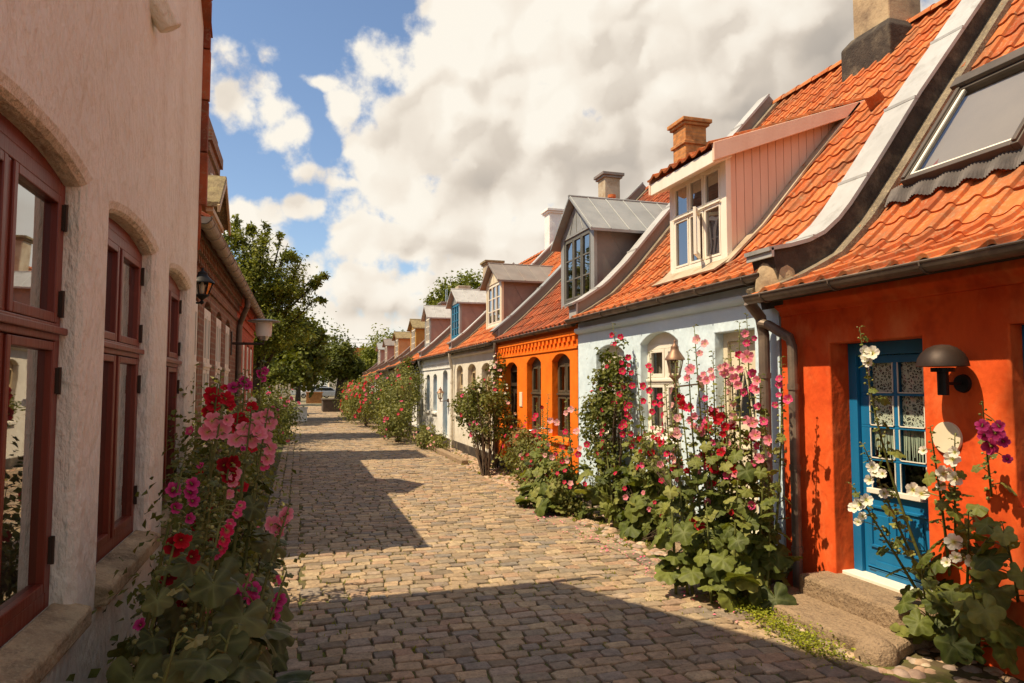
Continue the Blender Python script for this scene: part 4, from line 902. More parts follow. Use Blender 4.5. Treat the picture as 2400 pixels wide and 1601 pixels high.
def lantern(name, label, p, wallx, r, hgt, mat, group=None):
    t = thing(name, label, 'lantern', p); s = 1 if wallx > p[0] else -1
    m = MB(); m.tube([(p[0], p[1], p[2]-hgt*.42), (p[0]+s*.03, p[1], p[2]-hgt*.46), (wallx-s*.01, p[1], p[2]-hgt*.40)], .010, 8); m.lathe((wallx-s*.012, p[1], p[2]-hgt*.40-.05), [(.0, 0), (.035, 0), (.035, .1), (0, .1)], 12); obj('bracket', m, M[mat], t)
    m = MB(); z = p[2]
    for k in range(6):
        w = 2*PI*k/6+.2; m.tube([(p[0]+r*.55*math.cos(w), p[1]+r*.55*math.sin(w), z-hgt*.22), (p[0]+r*.92*math.cos(w), p[1]+r*.92*math.sin(w), z+hgt*.10)], .006, 5)
    m.lathe((p[0], p[1], z), [(0, -hgt*.5), (r*.16, -hgt*.47), (r*.2, -hgt*.42), (r*.1, -hgt*.38), (r*.3, -hgt*.32), (r*.66, -hgt*.25), (r*.66, -hgt*.22), (0, -hgt*.22)], 16)
    obj('frame', m, M[mat], t)
    m = MB(); m.lathe((p[0], p[1], z), [(r*.53, -hgt*.22), (r*.89, hgt*.10)], 6, start=.2); obj('glass', m, M['clear'], t)
    m = MB(); m.lathe((p[0], p[1], z), [(r*1.12, hgt*.10), (r*1.1, hgt*.13), (r*.85, hgt*.20), (r*.5, hgt*.30), (r*.42, hgt*.36), (r*.46, hgt*.38), (r*.2, hgt*.43), (r*.1, hgt*.47), (r*.14, hgt*.50), (0, hgt*.54)], 20); obj('hood', m, M[mat], t, smooth=True)
    m = MB(); m.lathe((p[0], p[1], z-hgt*.2), [(0, 0), (r*.15, .02), (r*.2, .07), (r*.12, .11), (0, .13)], 10); obj('bulb', m, M['bulb'], t, smooth=True)
p = at(1582, 855, X=3.80); lantern('wall_lantern', 'copper coloured wall lantern on the pale blue house by the window', p, XF, .095, .50, 'copper')
p = at(1032, 925, X=3.88); lantern('wall_lantern', 'small wall lantern on the white house with blue windows', p, XF, .10, .42, 'copper')
p = at(474, 672, X=-.95); lantern('wall_lantern', 'black old fashioned lantern on the dark brick wall', (p.x, p.y, p.z), XK, .105, .36, 'black_metal')
def disc_lamp():
    b = at(541, 805, X=XK); e = Vector((-.62, b.y, b.z))
    t = thing('street_lamp', 'round glass street lamp with flat disc top on an arm from the red cottage', 'street lamp', b)
    m = MB(); m.tube([(XK, b.y, b.z), (e.x, b.y, b.z), (e.x, b.y, b.z+.08)], .022, 10); m.box(XK-.005, XK+.02, b.y-.05, b.y+.05, b.z-.2, b.z+.2); obj('arm', m, M['brown_metal'], t)
    m = MB(); m.lathe((e.x, b.y, b.z+.06), [(.06, 0), (.09, .05), (.10, .07), (.0, .07)], 20); obj('base', m, M['steel'], t)
    m = MB(); m.lathe((e.x, b.y, b.z+.13), [(.125, 0), (.135, .1), (.14, .25)], 24); obj('glass', m, M['frosted'], t, smooth=True)
    m = MB(); m.lathe((e.x, b.y, b.z+.16), [(.0, 0), (.05, 0), (.06, .08), (.04, .16), (0, .17)], 14); obj('bulb', m, M['bulb'], t, smooth=True)
    m = MB(); m.lathe((e.x, b.y, b.z+.38), [(0, -.004), (.24, .0), (.275, .012), (.27, .022), (.15, .045), (0, .055)], 30); obj('disc_top', m, M['zinc'], t, smooth=True)
disc_lamp()
p = at(2223, 1026, X=XF); pq = MB(); pq.tube([(XF+.004, p.y, p.z), (XF-.022, p.y, p.z)], .105, 36); tag(obj('wall_plaque', pq, M['plaque'], origin=p, bevel=.003), 'plain round cream plaque on the red wall below the dome lamp', 'plaque')
p = at(1222, 936, X=XF); pq = MB(); pq.box(XF-.018, XF+.003, p.y-.08, p.y+.08, p.z-.14, p.z+.14); tag(obj('wall_plate', pq, M['plaque'], origin=p, bevel=.004), 'small cream rectangular plate on the orange wall beside its door', 'plate')

# ------------------------------------------------------------------ ground, street
gm = MB(); gm.quad((-400, -60, -.06), (400, -60, -.06), (400, 700, -.06), (-400, 700, -.06)); tag(obj('ground', gm, M['ground']), kind='structure')
bd = MB(); bd.quad((-1.3, -2, .003), (4.2, -2, .003), (4.2, 62, .003), (-1.3, 62, .003)); tag(obj('ground', bd, M['soil']), kind='structure')
def stones(mb, cx, cy, lx, ly, hz, z0=-.03, jit=.007, cham=.17):
    k = len(cx); base = []
    ang = [(-1, -1+cham*1.2), (-1+cham, -1), (1-cham, -1), (1, -1+cham*1.2), (1, 1-cham*1.2), (1-cham, 1), (-1+cham, 1), (-1, 1-cham*1.2)]
    O = np.array(ang); levels = [(1.0, 0), (.99, .70), (.965, .90), (.90, 1.0)]
    nv = len(levels)*8; V = np.zeros((k, nv, 3))
    J = RNG.normal(0, jit, (k, 8, 2)); tilt = RNG.normal(0, .028, (k, 2)); rot = RNG.normal(0, .025, k)
    for li, (sc, hh) in enumerate(levels):
        px = O[None, :, 0]*lx[:, None]/2*sc + J[:, :, 0]; py = O[None, :, 1]*ly[:, None]/2*(1-(1-sc)*1.3) + J[:, :, 1]
        c, s = np.cos(rot)[:, None], np.sin(rot)[:, None]
        V[:, li*8:(li+1)*8, 0] = cx[:, None]+px*c-py*s; V[:, li*8:(li+1)*8, 1] = cy[:, None]+px*s+py*c
        V[:, li*8:(li+1)*8, 2] = z0+(hz[:, None]-z0)*hh + (px*tilt[:, :1]+py*tilt[:, 1:])*(hh > .5)
    tf = [(li*8+q, li*8+(q+1) % 8, (li+1)*8+(q+1) % 8, (li+1)*8+q) for li in range(3) for q in range(8)] + [tuple(24+q for q in range(8))]
    mb.V.append(V.reshape(-1, 3)); tl = np.array([i for f in tf for i in f]); tn = np.array([len(f) for f in tf])
    mb.L.append((tl[None, :]+(np.arange(k)*nv)[:, None]).ravel()+mb.n); mb.N.append(np.tile(tn, k)); mb.Rn.append(np.repeat(RNG.random(k), len(tf))); mb.RAD.append(np.zeros(k*nv)); mb.n += k*nv
sm = MB(); cx, cy, lx, ly = [], [], [], []
y = .6
while y < 60:
    far = 1.0 if y < 26 else 1.5
    pit = RNG.uniform(.112, .138)*far; x = .03+RNG.uniform(-.02, .05)-(.10 if RNG.random() < .3 else 0); tl = RNG.normal(0, .004)
    xe = 3.06 if y < 46 else 3.3
    while x < xe:
        w = RNG.uniform(.125, .205)*far
        if x+w > xe+.06: w = max(.08, xe-x)
        cx.append(x+w/2); cy.append(y+pit/2+tl*(x-1.5)+.035*math.sin(x*1.3+y*.22)+RNG.normal(0, .004)); lx.append(w-RNG.uniform(.004, .014)); ly.append(pit-RNG.uniform(.005, .016)); x += w
    y += pit
for x0, x1, n in ((-.42, .03, 3), (3.06, 3.38, 2)):
    for c in range(n):
        w = (x1-x0)/n; y = .6+RNG.uniform(0, .1)
        while y < 46:
            l = RNG.uniform(.12, .20)*(1.0 if y < 26 else 1.6)
            cx.append(x0+w*(c+.5)+RNG.normal(0, .005)); cy.append(y+l/2); lx.append(w-RNG.uniform(.010, .022)); ly.append(l-RNG.uniform(.010, .022)); y += l
cx, cy, lx, ly = map(np.array, (cx, cy, lx, ly))
hz = .020+RNG.normal(0, .003, len(cx))+.018*np.sin(cx*1.0)*0
stones(sm, cx, cy, lx, ly, hz); tag(obj('cobbled_street', sm, M['sett'], smooth=False), kind='structure')
pm_ = MB(); k = 3400
px_ = RNG.uniform(3.38, 4.10, k); py_ = RNG.uniform(1.5, 30, k)
a = []; 
for i in range(7): a.append(i)
tv = []; 
for rr, zz in ((1, 0), (.86, .45), (.5, .8)):
    for q in range(7): tv.append((rr*math.cos(2*PI*q/7), rr*math.sin(2*PI*q/7), zz))
tv.append((0, 0, .92)); tf = [(l*7+q, l*7+(q+1) % 7, l*7+7+(q+1) % 7, l*7+7+q) for l in range(2) for q in range(7)] + [(14+q, 14+(q+1) % 7, 21) for q in range(7)]
sz = RNG.uniform(.035, .075, k); an = RNG.uniform(0, 6.3, k); mt = np.zeros((k, 3, 3)); el = RNG.uniform(.65, 1, k)
mt[:, 0, 0] = np.cos(an)*sz; mt[:, 0, 1] = -np.sin(an)*sz*el; mt[:, 1, 0] = np.sin(an)*sz; mt[:, 1, 1] = np.cos(an)*sz*el; mt[:, 2, 2] = sz*.6
pm_.inst(tv, tf, mt, np.stack([px_, py_, np.full(k, -.012)], 1), RNG.random(k)); tag(obj('pebble_pavement', pm_, M['pebble'], smooth=True), kind='structure')
st = MB(); st.box(3.86, 4.34, 3.72, 4.80, .0, .246); tag(obj('door_step', st, M['granite'], origin=(4.0, 4.2, 0), bevel=.03), 'thick rough granite step directly under the blue door', 'step')
st = MB(); st.prism([(3.44, 4.95), (3.60, 5.12), (3.95, 4.95), (3.90, 3.72), (3.66, 3.62), (3.48, 3.95)], -.02, .095, 'z'); tag(obj('stone_slab', st, M['granite'], origin=(3.6, 4.2, 0), bevel=.03), 'low wide stone slab in front of the granite door step', 'slab')
st = MB(); st.lathe((3.62, 4.86, .098), [(.145, 0), (.15, .018), (.12, .02), (.11, .004), (0, .003)], 24); tag(obj('drain_ring', st, M['granite'], origin=(3.62, 4.86, .1), smooth=True), 'round hollow stone drain ring at the corner of the low slab', 'drain')
st = MB(); st.lathe((3.56, 3.70, -.02), [(.13, 0), (.14, .06), (.11, .12), (.05, .155), (0, .16)], 9); tag(obj('boulder', st, M['granite'], origin=(3.56, 3.70, 0), smooth=True), 'rounded boulder at the kerb end of the low stone slab', 'stone')
kb = MB(); kb.box(3.40, 3.56, 15.0, 19.2, -.02, .12); tag(obj('kerb_stone', kb, M['granite'], origin=(3.48, 17, 0), bevel=.02), 'long low kerb stone in front of the cream cottage', 'kerb')

# ------------------------------------------------------------------ plants: templates
def leaf_template():
    n = 45; vs = [(.12, 0, 0)]; rad = [1.]
    for rr in (.34, .7, 1.0):
        for q in range(n):
            th = -PI + 2*PI*(q+.5)/n
            c5 = math.cos(2.5*th); lobe = .66+.34*abs(c5)**.75
            notch = 1-.8*max(0, 1-abs(abs(th)-PI)/.30)
            r = rr*(1+(lobe-1)*rr**1.5)*notch*(1+(.05*math.sin(22.5*th) if rr > .9 else 0))
            z = -.22*r*r + (.13*abs(c5)-.08)*rr**.8 + (.05*math.sin(9*th+1)*rr if rr > .6 else 0)
            vs.append((r*math.cos(th)+.12, r*math.sin(th), z)); rad.append(max(.02, abs(c5)**26*(1-.35*rr)))
    f = [(0, 1+q, 1+q+1) for q in range(n-1)] + [(1+l*n+q, 1+l*n+n+q, 1+l*n+n+q+1, 1+l*n+q+1) for l in range(2) for q in range(n-1)]
    return vs, f, rad
LV, LF, LRAD = leaf_template()
SV = [(0, 0, 0), (.5, .36, .10), (1, 0, -.05), (.5, -.36, .10), (.5, 0, 0)]; SF = [(0, 4, 1), (4, 2, 1), (0, 3, 4), (4, 3, 2)]
QV = [(0, 0, 0), (.5, .38, .08), (1, 0, -.06), (.5, -.38, .08)]; QF = [(0, 1, 2), (0, 2, 3)]
def bud_template():
    vs = []; 
    for r, z in ((.0, 0), (.8, .35), (1, .9), (.7, 1.5), (0, 1.85)):
        for q in range(6): vs.append((r*math.cos(q*PI/3), r*math.sin(q*PI/3), z))
    return vs, [(l*6+q, l*6+(q+1) % 6, l*6+6+(q+1) % 6, l*6+6+q) for l in range(4) for q in range(6)]
BV, BF = bud_template()
def flower_mesh(col, seed, n=50, rings=(.05, .2, .45, .75, .92, 1.0), open_=1.0):
    rg = random.Random(seed); mb = MB(); vs = []; rad = []
    ph = rg.random()*6
    for rr in rings:
        for q in range(n):
            th = 2*PI*q/n; pet = (th*5/(2*PI)) % 1.0
            edge = 1-.24*abs(2*pet-1)**3.2*rr**2 + .03*math.sin(th*13+ph)*rr
            r = rr*edge; z = open_*.48*rr**.9 + .05*math.sin(th*9+ph)*rr*rr + (.16*(pet-.5))*rr + .09*math.sin(2*th+ph)*rr
            vs.append((r*math.cos(th), r*math.sin(th), z-.25)); rad.append(max(.02, rr))
    m = len(rings); fs = [(l*n+q, l*n+(q+1) % n, (l+1)*n+(q+1) % n, (l+1)*n+q) for l in range(m-1) for q in range(n)]
    mb.add(vs, fs, .5, rad)
    sv = []; 
    for r, z in ((.05, -.25), (.075, -.1), (.06, .1), (0, .16)):
        for q in range(6): sv.append((r*math.cos(q*PI/3), r*math.sin(q*PI/3), z))
    mb.add(sv, [(l*6+q, l*6+(q+1) % 6, l*6+6+(q+1) % 6, l*6+6+q) for l in range(3) for q in range(6)], .5, [.01]*24)
    o = obj('flower', mb, PET[col], smooth=True); me = o.data; bpy.data.objects.remove(o); return me
FM = {c: [flower_mesh(c, i, open_=(1.0, .75, 1.35)[i]) for i in range(3)] for c in PET}
FML = {c: flower_mesh(c, 9, n=10, rings=(.05, .5, 1.0)) for c in PET}
def basis(z, x=None, roll=None):
    z = Vector(z).normalized(); x = Vector(x) if x is not None else Vector((random.uniform(-1, 1), random.uniform(-1, 1), random.uniform(-1, 1)))
    x = x - z*x.dot(z)
    if x.length < 1e-4: x = z.orthogonal()
    x.normalize(); y = z.cross(x); return Matrix((x, y, z)).transposed()
def add_flower(root, pos, d, size, col, low=False):
    o = bpy.data.objects.new('flower', FML[col] if low else random.choice(FM[col])); COL.objects.link(o); o.parent = root
    o.matrix_local = Matrix.LocRotScale(Vector(pos)-Vector(ORG[root.name]), basis(d).to_quaternion(), Vector((size,)*3)); return o
HG = 'hollyhocks growing along the cottage walls'
def hollyhock(label, base, top, col, n=4, zone=(.7, .93), nl=9, ls=.11, seed=0, fp=(), fsize=.036, face=(-.85, -.55, .12), bow=.03, budn=26, dxf=0., leafz=.62, sub=0, lmat='holly_leaf', ldir=None, t0=.03, side=(0, 0, 0)):
    nl = int(nl*1.35); ls *= .86; rg = random.Random(seed*31+5); base = Vector(base); top = Vector(top)
    t = thing('hollyhock', label, 'hollyhock', base, HG)
    bw = Vector((rg.uniform(-1, 1), rg.uniform(-1, 1), 0))*bow + Vector(side)
    P = lambda u: base.lerp(top, u) + bw*math.sin(PI*u)
    H = (top-base).length
    stm = MB(); stm.tube([P(i/14) for i in range(15)], [.011*(1-i/14)**.8+.0028 for i in range(15)], 7, rnd=.1)
    mats, locs, rn = [], [], []
    for i in range(nl):
        u = t0+leafz*((i+rg.random()*.8)/nl)**1.15; az = rg.uniform(0, 2*PI)
        d = Vector((math.cos(az), math.sin(az), 0))
        if ldir: d = (d+Vector(ldir)*.6).normalized()
        s = ls*(1.15-.95*u/leafz*.75)*rg.uniform(.55, 1.25); pet = s*rg.uniform(.9, 1.7)
        a = P(u); c = a + d*pet + Vector((0, 0, rg.uniform(.0, .5)*pet))
        nz = Vector((0, 0, 1)) + d*rg.uniform(-.1, 1.5) + Vector((rg.uniform(-.65, .65), rg.uniform(-.65, .65), rg.uniform(-.3, .2)))
        if ldir: nz += Vector(face)*.25
        B = basis(nz, d+Vector((0, 0, -.35))); mats.append(np.array(B)*s); locs.append(c); rn.append(min(1, max(0, rg.gauss(.42+.3*u, .26))))
        stm.tube([a, a.lerp(c, .5)+Vector((0, 0, .015)), c], [.004, .0035, .003], 5, rnd=.15)
    budm, budl, budr = [], [], []
    zs = min(zone[0], .55)
    for i in range(budn):
        u = zs + (1.01-zs)*(i/(budn-1)); az = i*2.4+rg.uniform(-.5, .5); d = Vector((math.cos(az), math.sin(az), .45)).normalized()
        s = (.0125*(1-.55*(u-zs)/(1-zs)))*rg.uniform(.8, 1.25); q = P(min(1, u))+d*(.012+.02*(1-u)/(1-zs))
        stm.tube([P(min(1, u)), q], .002, 4, cap=False, rnd=.3)
        budm.append(np.array(basis(d))*s); budl.append(q); budr.append(rg.uniform(.5, 1))
        if i % 3 == 0:
            B = basis(Vector((0, 0, 1))+d*.8, d); mats.append(np.array(B)*rg.uniform(.02, .04)*(1.5-u)); locs.append(P(min(1, u))+d*.03); rn.append(rg.uniform(.3, .9))
    lm = MB(); lm.inst(LV, LF, mats, [tuple(l) for l in locs], rn, LRAD); obj('foliage', lm, M[lmat], t, smooth=True)
    stm.inst(BV, BF, budm, [tuple(l) for l in budl], budr); obj('stem', stm, M['holly_stem'], t, smooth=True)
    for i in range(n):
        u = zone[0]+(zone[1]-zone[0])*(i+rg.uniform(.1, .9))/max(1, n); az = rg.uniform(-1.35, 1.35)
        d = Matrix.Rotation(az, 3, 'Z') @ Vector(face); d.z += rg.uniform(-.05, .3)
        add_flower(t, P(u)+d.normalized()*.042, d, fsize*rg.uniform(.75, 1.15)*(1.06-.2*u), col)
    for f in fp:                                              # flowers read off the photograph, set at the stem's own distance
        c = f[3] if len(f) > 3 else col; s = f[2] if len(f) > 2 else 1.
        best = min((P(k/30) for k in range(8, 31)), key=lambda v: abs(v.z-at(f[0], f[1], X=v.x).z)) if abs(top.x) > 1.2 else None
        q = at(f[0], f[1], X=best.x-.03) if best else at(f[0], f[1], Y=top.y+(f[4] if len(f) > 4 else 0))
        d = Vector((-q.x, -q.y, CZ-q.z)).normalized()*.55 + Vector(face)*.5 + Vector((rg.uniform(-.45, .45), rg.uniform(-.45, .45), rg.uniform(-.1, .35)))
        add_flower(t, q, d, fsize*min(1.6, .25+.9*s), c)
        k = min((P(k/30) for k in range(31)), key=lambda v: (v-q).length)
        if (k-q).length < .25 and (k-q).length > .02:
            pd = MB(); pd.tube([k, k.lerp(q, .6)+Vector((0, 0, .01)), q], .0028, 4); obj('flower_stalk', pd, M['holly_stem'], t)
    return t
def HR(label, tpx, bpx, col, X=None, **k):                    # right side: foot on the ground seen at bpx, tip at tpx
    b = at(bpx[0], bpx[1], Z=0.0); x = X if X is not None else b.x+.05
    return hollyhock(label, b, at(tpx[0], tpx[1], X=x), col, **k)
def sph(k):
    v = RNG.normal(size=(k, 3)); return v/np.linalg.norm(v, axis=1)[:, None]
def frames(nz):                                               # rotation matrices with the given normals and random roll
    nz = nz/np.linalg.norm(nz, axis=1)[:, None]; r = sph(len(nz)); x = r-nz*(r*nz).sum(1)[:, None]; x /= np.linalg.norm(x, axis=1)[:, None]; y = np.cross(nz, x)
    return np.stack([x, y, nz], 2)
def leaves(mb, lobes, n, size, nc=60, spread=.22, tmpl=(QV, QF), up=.5, shell=.45, bias=None):
    vol = np.array([l[3]*l[4]*l[5] for l in lobes])**(.7); pr = vol/vol.sum()
    for l, p in zip(lobes, pr):
        k = max(10, int(n*p)); c = np.array(l[:3]); rad = np.array(l[3:6]); cc = max(6, int(nc*p))
        cp = sph(cc)*(RNG.random(cc)**shell)[:, None]*rad+c
        w = RNG.random(cc)**1.3+.12; idx = RNG.choice(cc, k, p=w/w.sum())
        pos = cp[idx]+RNG.normal(0, 1, (k, 3))*rad.mean()*spread*np.array([1, 1, .8])
        out = (pos-c)/rad; nz = out*.7+np.array([0, 0, up])+RNG.normal(0, .55, (k, 3))
        s = size*RNG.uniform(.6, 1.25, k)
        crn = RNG.random(cc); rn = np.clip(crn[idx]*.5+RNG.random(k)*.5, 0, 1)
        mb.inst(tmpl[0], tmpl[1], frames(nz)*s[:, None, None], pos, rn)
def bush(name, cat, label, base, lobes, n, size, mat='rose_leaf', stems=14, stemr=.012, flowers=(), fs=.04, low=True, seed=0, group=None, nc=70, spread=.2, tmpl=(QV, QF), face=(-.7, -.6, .3)):
    t = thing(name, label, cat, base, group); rg = random.Random(seed)
    m = MB(); leaves(m, lobes, n, size, nc, spread, tmpl); obj('foliage', m, M[mat], t)
    s = MB()
    for i in range(stems):
        l = rg.choice(lobes); e = Vector((l[0]+rg.uniform(-.8, .8)*l[3], l[1]+rg.uniform(-.8, .8)*l[4], l[2]+rg.uniform(-.2, .8)*l[5]))
        b = Vector(base)+Vector((rg.uniform(-.08, .08), rg.uniform(-.08, .08), 0)); md = b.lerp(e, .5)+Vector((0, 0, .12*rg.random()))+Vector((rg.uniform(-.05, .05), rg.uniform(-.05, .05), 0))
        s.tube([b, b.lerp(md, .5), md, md.lerp(e, .5), e], [stemr, stemr*.85, stemr*.7, stemr*.5, stemr*.3], 5)
    if stems: obj('stems', s, M['twig'], t)
    for col, k in flowers:
        for i in range(k):
            l = lobes[rg.randrange(len(lobes))]; d = Vector(face)+Vector((rg.uniform(-1, 1), rg.uniform(-1, 1), rg.uniform(-.8, 1))); d.normalize()
            q = Vector((l[0]+d.x*l[3]*1.05, l[1]+d.y*l[4]*1.05, max(.1, l[2]+d.z*l[5]*1.05)))
            add_flower(t, q, d+Vector((-.4, -.4, .2)), fs*rg.uniform(.6, 1.2), col, low)
    return t
def tree(name, label, base, trunk_h, r, lobes, n, size, mat, nc=160, limbs=12, spread=.16, group=None, seed=1, shell=.4, tmpl=(QV, QF)):
    t = thing(name, label, 'tree', base, group); rg = random.Random(seed); b = Vector(base)
    s = MB(); tp = b+Vector((rg.uniform(-.2, .2), rg.uniform(-.2, .2), trunk_h)); s.tube([b+Vector((0, 0, -.1)), b.lerp(tp, .3), b.lerp(tp, .7), tp], [r*1.3, r, r*.85, r*.7], 9)
    for i in range(limbs):
        l = lobes[i % len(lobes)]; e = Vector((l[0]+rg.uniform(-.6, .6)*l[3], l[1]+rg.uniform(-.6, .6)*l[4], l[2]+rg.uniform(-.2, .8)*l[5])); a = b.lerp(tp, rg.uniform(.65, 1))
        md = a.lerp(e, .5)+Vector((0, 0, .12*(e-a).length)); s.tube([a, a.lerp(md, .5), md, md.lerp(e, .6), e], [r*.5, r*.38, r*.27, r*.15, r*.04], 6)
    obj('trunk', s, M['bark'], t)
    m = MB(); leaves(m, lobes, n, size, nc, spread, tmpl, shell=shell); obj('crown', m, M[mat], t); return t

# ------------------------------------------------------------------ right side clump in front of the blue door
K = dict(ldir=(-.5, -.6, 0), t0=.09)
HR('tall pale pink hollyhock, with two pale blooms at its tip before the white door', (1627, 764), (1690, 1395), 'pale', n=4, zone=(.35, .8), seed=1, nl=12, ls=.13, fp=[(1634, 797, 1.05), (1652, 806, .95), (1640, 828, .7)], budn=40, **K)
HR('pink hollyhock with one wide open flower beside the copper lantern', (1612, 823), (1668, 1402), 'pink', n=3, zone=(.35, .75), seed=2, nl=11, ls=.13, fp=[(1619, 866, 1.3), (1610, 886, .8), (1657, 893, .95), (1669, 884, .75), (1648, 878, .6)], budn=40, **K)
HR('slim hollyhock mostly in green bud, in front of the white door frame', (1671, 826), (1702, 1398), 'pale', n=2, zone=(.5, .7), seed=3, nl=9, ls=.12, fp=[(1689, 862, .7), (1667, 870, .7)], budn=52, **K)
HR('pink hollyhock with several flowers in front of the white door', (1699, 841), (1716, 1400), 'pink', n=2, zone=(.4, .7), seed=4, nl=11, ls=.14, fp=[(1697, 874, 1.05), (1722, 887, 1.1), (1716, 868, .7), (1730, 904, .9), (1700, 858, .7)], budn=44, **K)
HR('tallest hollyhock of the clump, with a very large pink flower near the top', (1733, 756), (1746, 1402), 'pink', n=2, zone=(.3, .6), seed=5, nl=12, ls=.14, fp=[(1751, 836, 1.5), (1746, 782, .8), (1731, 832, .8, 'crimson'), (1734, 866, .8)], budn=52, **K)
HR('tall hollyhock with a string of rosy flowers next to the largest pink flower', (1750, 738), (1772, 1406), 'rose', n=3, zone=(.35, .6), seed=6, nl=12, ls=.14, fp=[(1750, 804, .75), (1765, 876, 1.), (1774, 893, 1.05, 'pink'), (1766, 910, 1.), (1743, 920, .9), (1772, 915, .8, 'pink'), (1768, 793, .5)], budn=52, **K)
HR('thin leaning hollyhock with pink buds beside the grey downpipe', (1831, 838), (1800, 1402), 'rose', n=0, seed=7, nl=8, ls=.13, fp=[(1848, 937, 1.), (1827, 888, .7), (1825, 903, .7), (1825, 926, .5), (1816, 949, .6)], budn=44, bow=.05, **K)
HR('dark red double hollyhock, the short one at the edge of the pink clump', (1591, 898), (1645, 1385), 'red', n=2, zone=(.4, .65), seed=8, nl=11, ls=.13, fp=[(1594, 935, 1.25), (1600, 950, 1.1), (1616, 956, 1.15, 'crimson'), (1590, 1018, .8)], budn=36, **K)
HR('deep red hollyhock with packed flowers at the middle of the clump', (1650, 930), (1695, 1392), 'red', n=3, zone=(.6, .9), seed=9, nl=12, ls=.13, fp=[(1672, 968, 1.1), (1682, 985, 1.1), (1655, 985, 1., 'rose'), (1662, 1000, .9), (1690, 978, 1.), (1700, 1000, .9)], budn=30, **K)
HR('pink hollyhock low in the clump with three wide flowers', (1640, 985), (1680, 1400), 'pink', n=2, zone=(.5, .8), seed=10, nl=12, ls=.14, fp=[(1645, 1011, 1.2), (1627, 1000, .9), (1618, 985, .9), (1630, 1076, 1.0)], budn=24, **K)
HR('bright red hollyhock below the pink flowers of the clump', (1660, 1040), (1700, 1404), 'red', n=1, zone=(.6, .8), seed=11, nl=10, ls=.14, fp=[(1655, 1066, 1.2), (1663, 1086, 1.), (1674, 1100, 1.0), (1690, 1060, .9), (1594, 1085, 1.)], budn=16, **K)
HR('pink hollyhock leaning sideways with flowers before the grey downpipe foot', (1795, 960), (1775, 1410), 'pink', n=1, zone=(.6, .8), seed=12, nl=12, ls=.15, fp=[(1763, 992, 1.25), (1749, 985, 1.), (1770, 1020, 1.2), (1803, 1032, 1.1), (1780, 1075, 1.05), (1790, 988, .8, 'rose')], budn=26, **K)
HR('leafy hollyhock with huge green leaves below the downpipe foot', (1800, 1120), (1795, 1420), 'pink', n=0, seed=13, nl=13, ls=.14, leafz=.9, budn=6, **K)
HR('leafy hollyhock with large leaves and one low red double flower', (1655, 1180), (1668, 1420), 'red', n=0, seed=14, nl=13, ls=.125, leafz=.9, fp=[(1628, 1225, 1.2), (1640, 1232, 1.1)], budn=6, **K)
HR('leafy young hollyhock in the middle of the clump foot', (1730, 1120), (1725, 1425), 'pink', n=0, seed=15, nl=14, ls=.14, leafz=.9, budn=5, **K)
# by the blue house window
K2 = dict(ldir=(-.6, -.6, 0), X=3.80, t0=.07)
HR('crimson hollyhock climbing through the rose at the blue house', (1436, 758), (1500, 1225), 'crimson', n=3, zone=(.35, .7), seed=21, nl=7, ls=.12, fp=[(1435, 786, .9), (1454, 790, 1.), (1441, 806, .7), (1473, 838, 1.05), (1459, 870, 1.25), (1456, 850, .7), (1474, 856, .6)], budn=44, **K2)
HR('crimson hollyhock between rose and white window on the blue house', (1490, 840), (1520, 1232), 'crimson', n=2, zone=(.4, .6), seed=22, nl=9, ls=.14, fp=[(1480, 874, .8), (1482, 904, 1.), (1508, 905, 1.2), (1522, 916, 1.), (1452, 924, 1.), (1446, 940, .8)], budn=36, **K2)
HR('crimson hollyhock with upper flowers before the window glass', (1523, 825), (1545, 1240), 'crimson', n=2, zone=(.35, .6), seed=23, nl=10, ls=.15, fp=[(1520, 858, .9), (1526, 868, .9), (1547, 930, 1.), (1549, 950, 1.05), (1535, 945, .9)], budn=40, **K2)
HR('crimson hollyhock with many flowers low beside the window sill', (1500, 930), (1535, 1238), 'crimson', n=3, zone=(.4, .7), seed=24, nl=11, ls=.16, fp=[(1508, 940, .9), (1475, 950, 1.), (1470, 972, .9), (1462, 990, .9), (1528, 965, .9), (1457, 1000, 1.0), (1460, 1018, 1.)], budn=30, **K2)
HR('red hollyhock below the copper lantern and window edge', (1545, 1000), (1565, 1250), 'red', n=0, seed=25, nl=12, ls=.17, leafz=.8, fp=[(1541, 1030, 1.), (1550, 1040, 1.), (1526, 1062, 1.1), (1500, 1030, .9), (1588, 1012, .8)], budn=20, **K2)
HR('leafy hollyhock with pale green leaves beside the low door step', (1540, 1080), (1560, 1262), 'red', n=0, seed=26, nl=14, ls=.19, leafz=.9, fp=[], budn=5, **K2)
HR('leafy hollyhock with broad leaves under the blue house window', (1500, 1070), (1520, 1262), 'red', n=0, seed=27, nl=14, ls=.18, leafz=.9, fp=[], budn=5, **K2)
bush('climbing_rose', 'climbing rose', 'tall climbing rose with small dark leaves on the pale blue wall', (3.93, 8.35, 0), [(3.95, 8.5, 1.9, .14, .30, .36), (3.92, 8.75, 1.6, .12, .4, .25), (3.95, 8.15, 1.7, .1, .22, .3), (3.92, 8.55, 1.35, .18, .48, .38), (3.90, 8.6, .85, .18, .42, .45), (3.9, 9.0, 1.3, .12, .3, .35), (3.95, 8.25, 2.1, .10, .22, .22), (3.88, 8.4, .45, .16, .3, .3)], 4600, .06, stems=18, flowers=(('crimson', 20),), fs=.03, seed=3, nc=130, spread=.26, tmpl=(SV, SF))
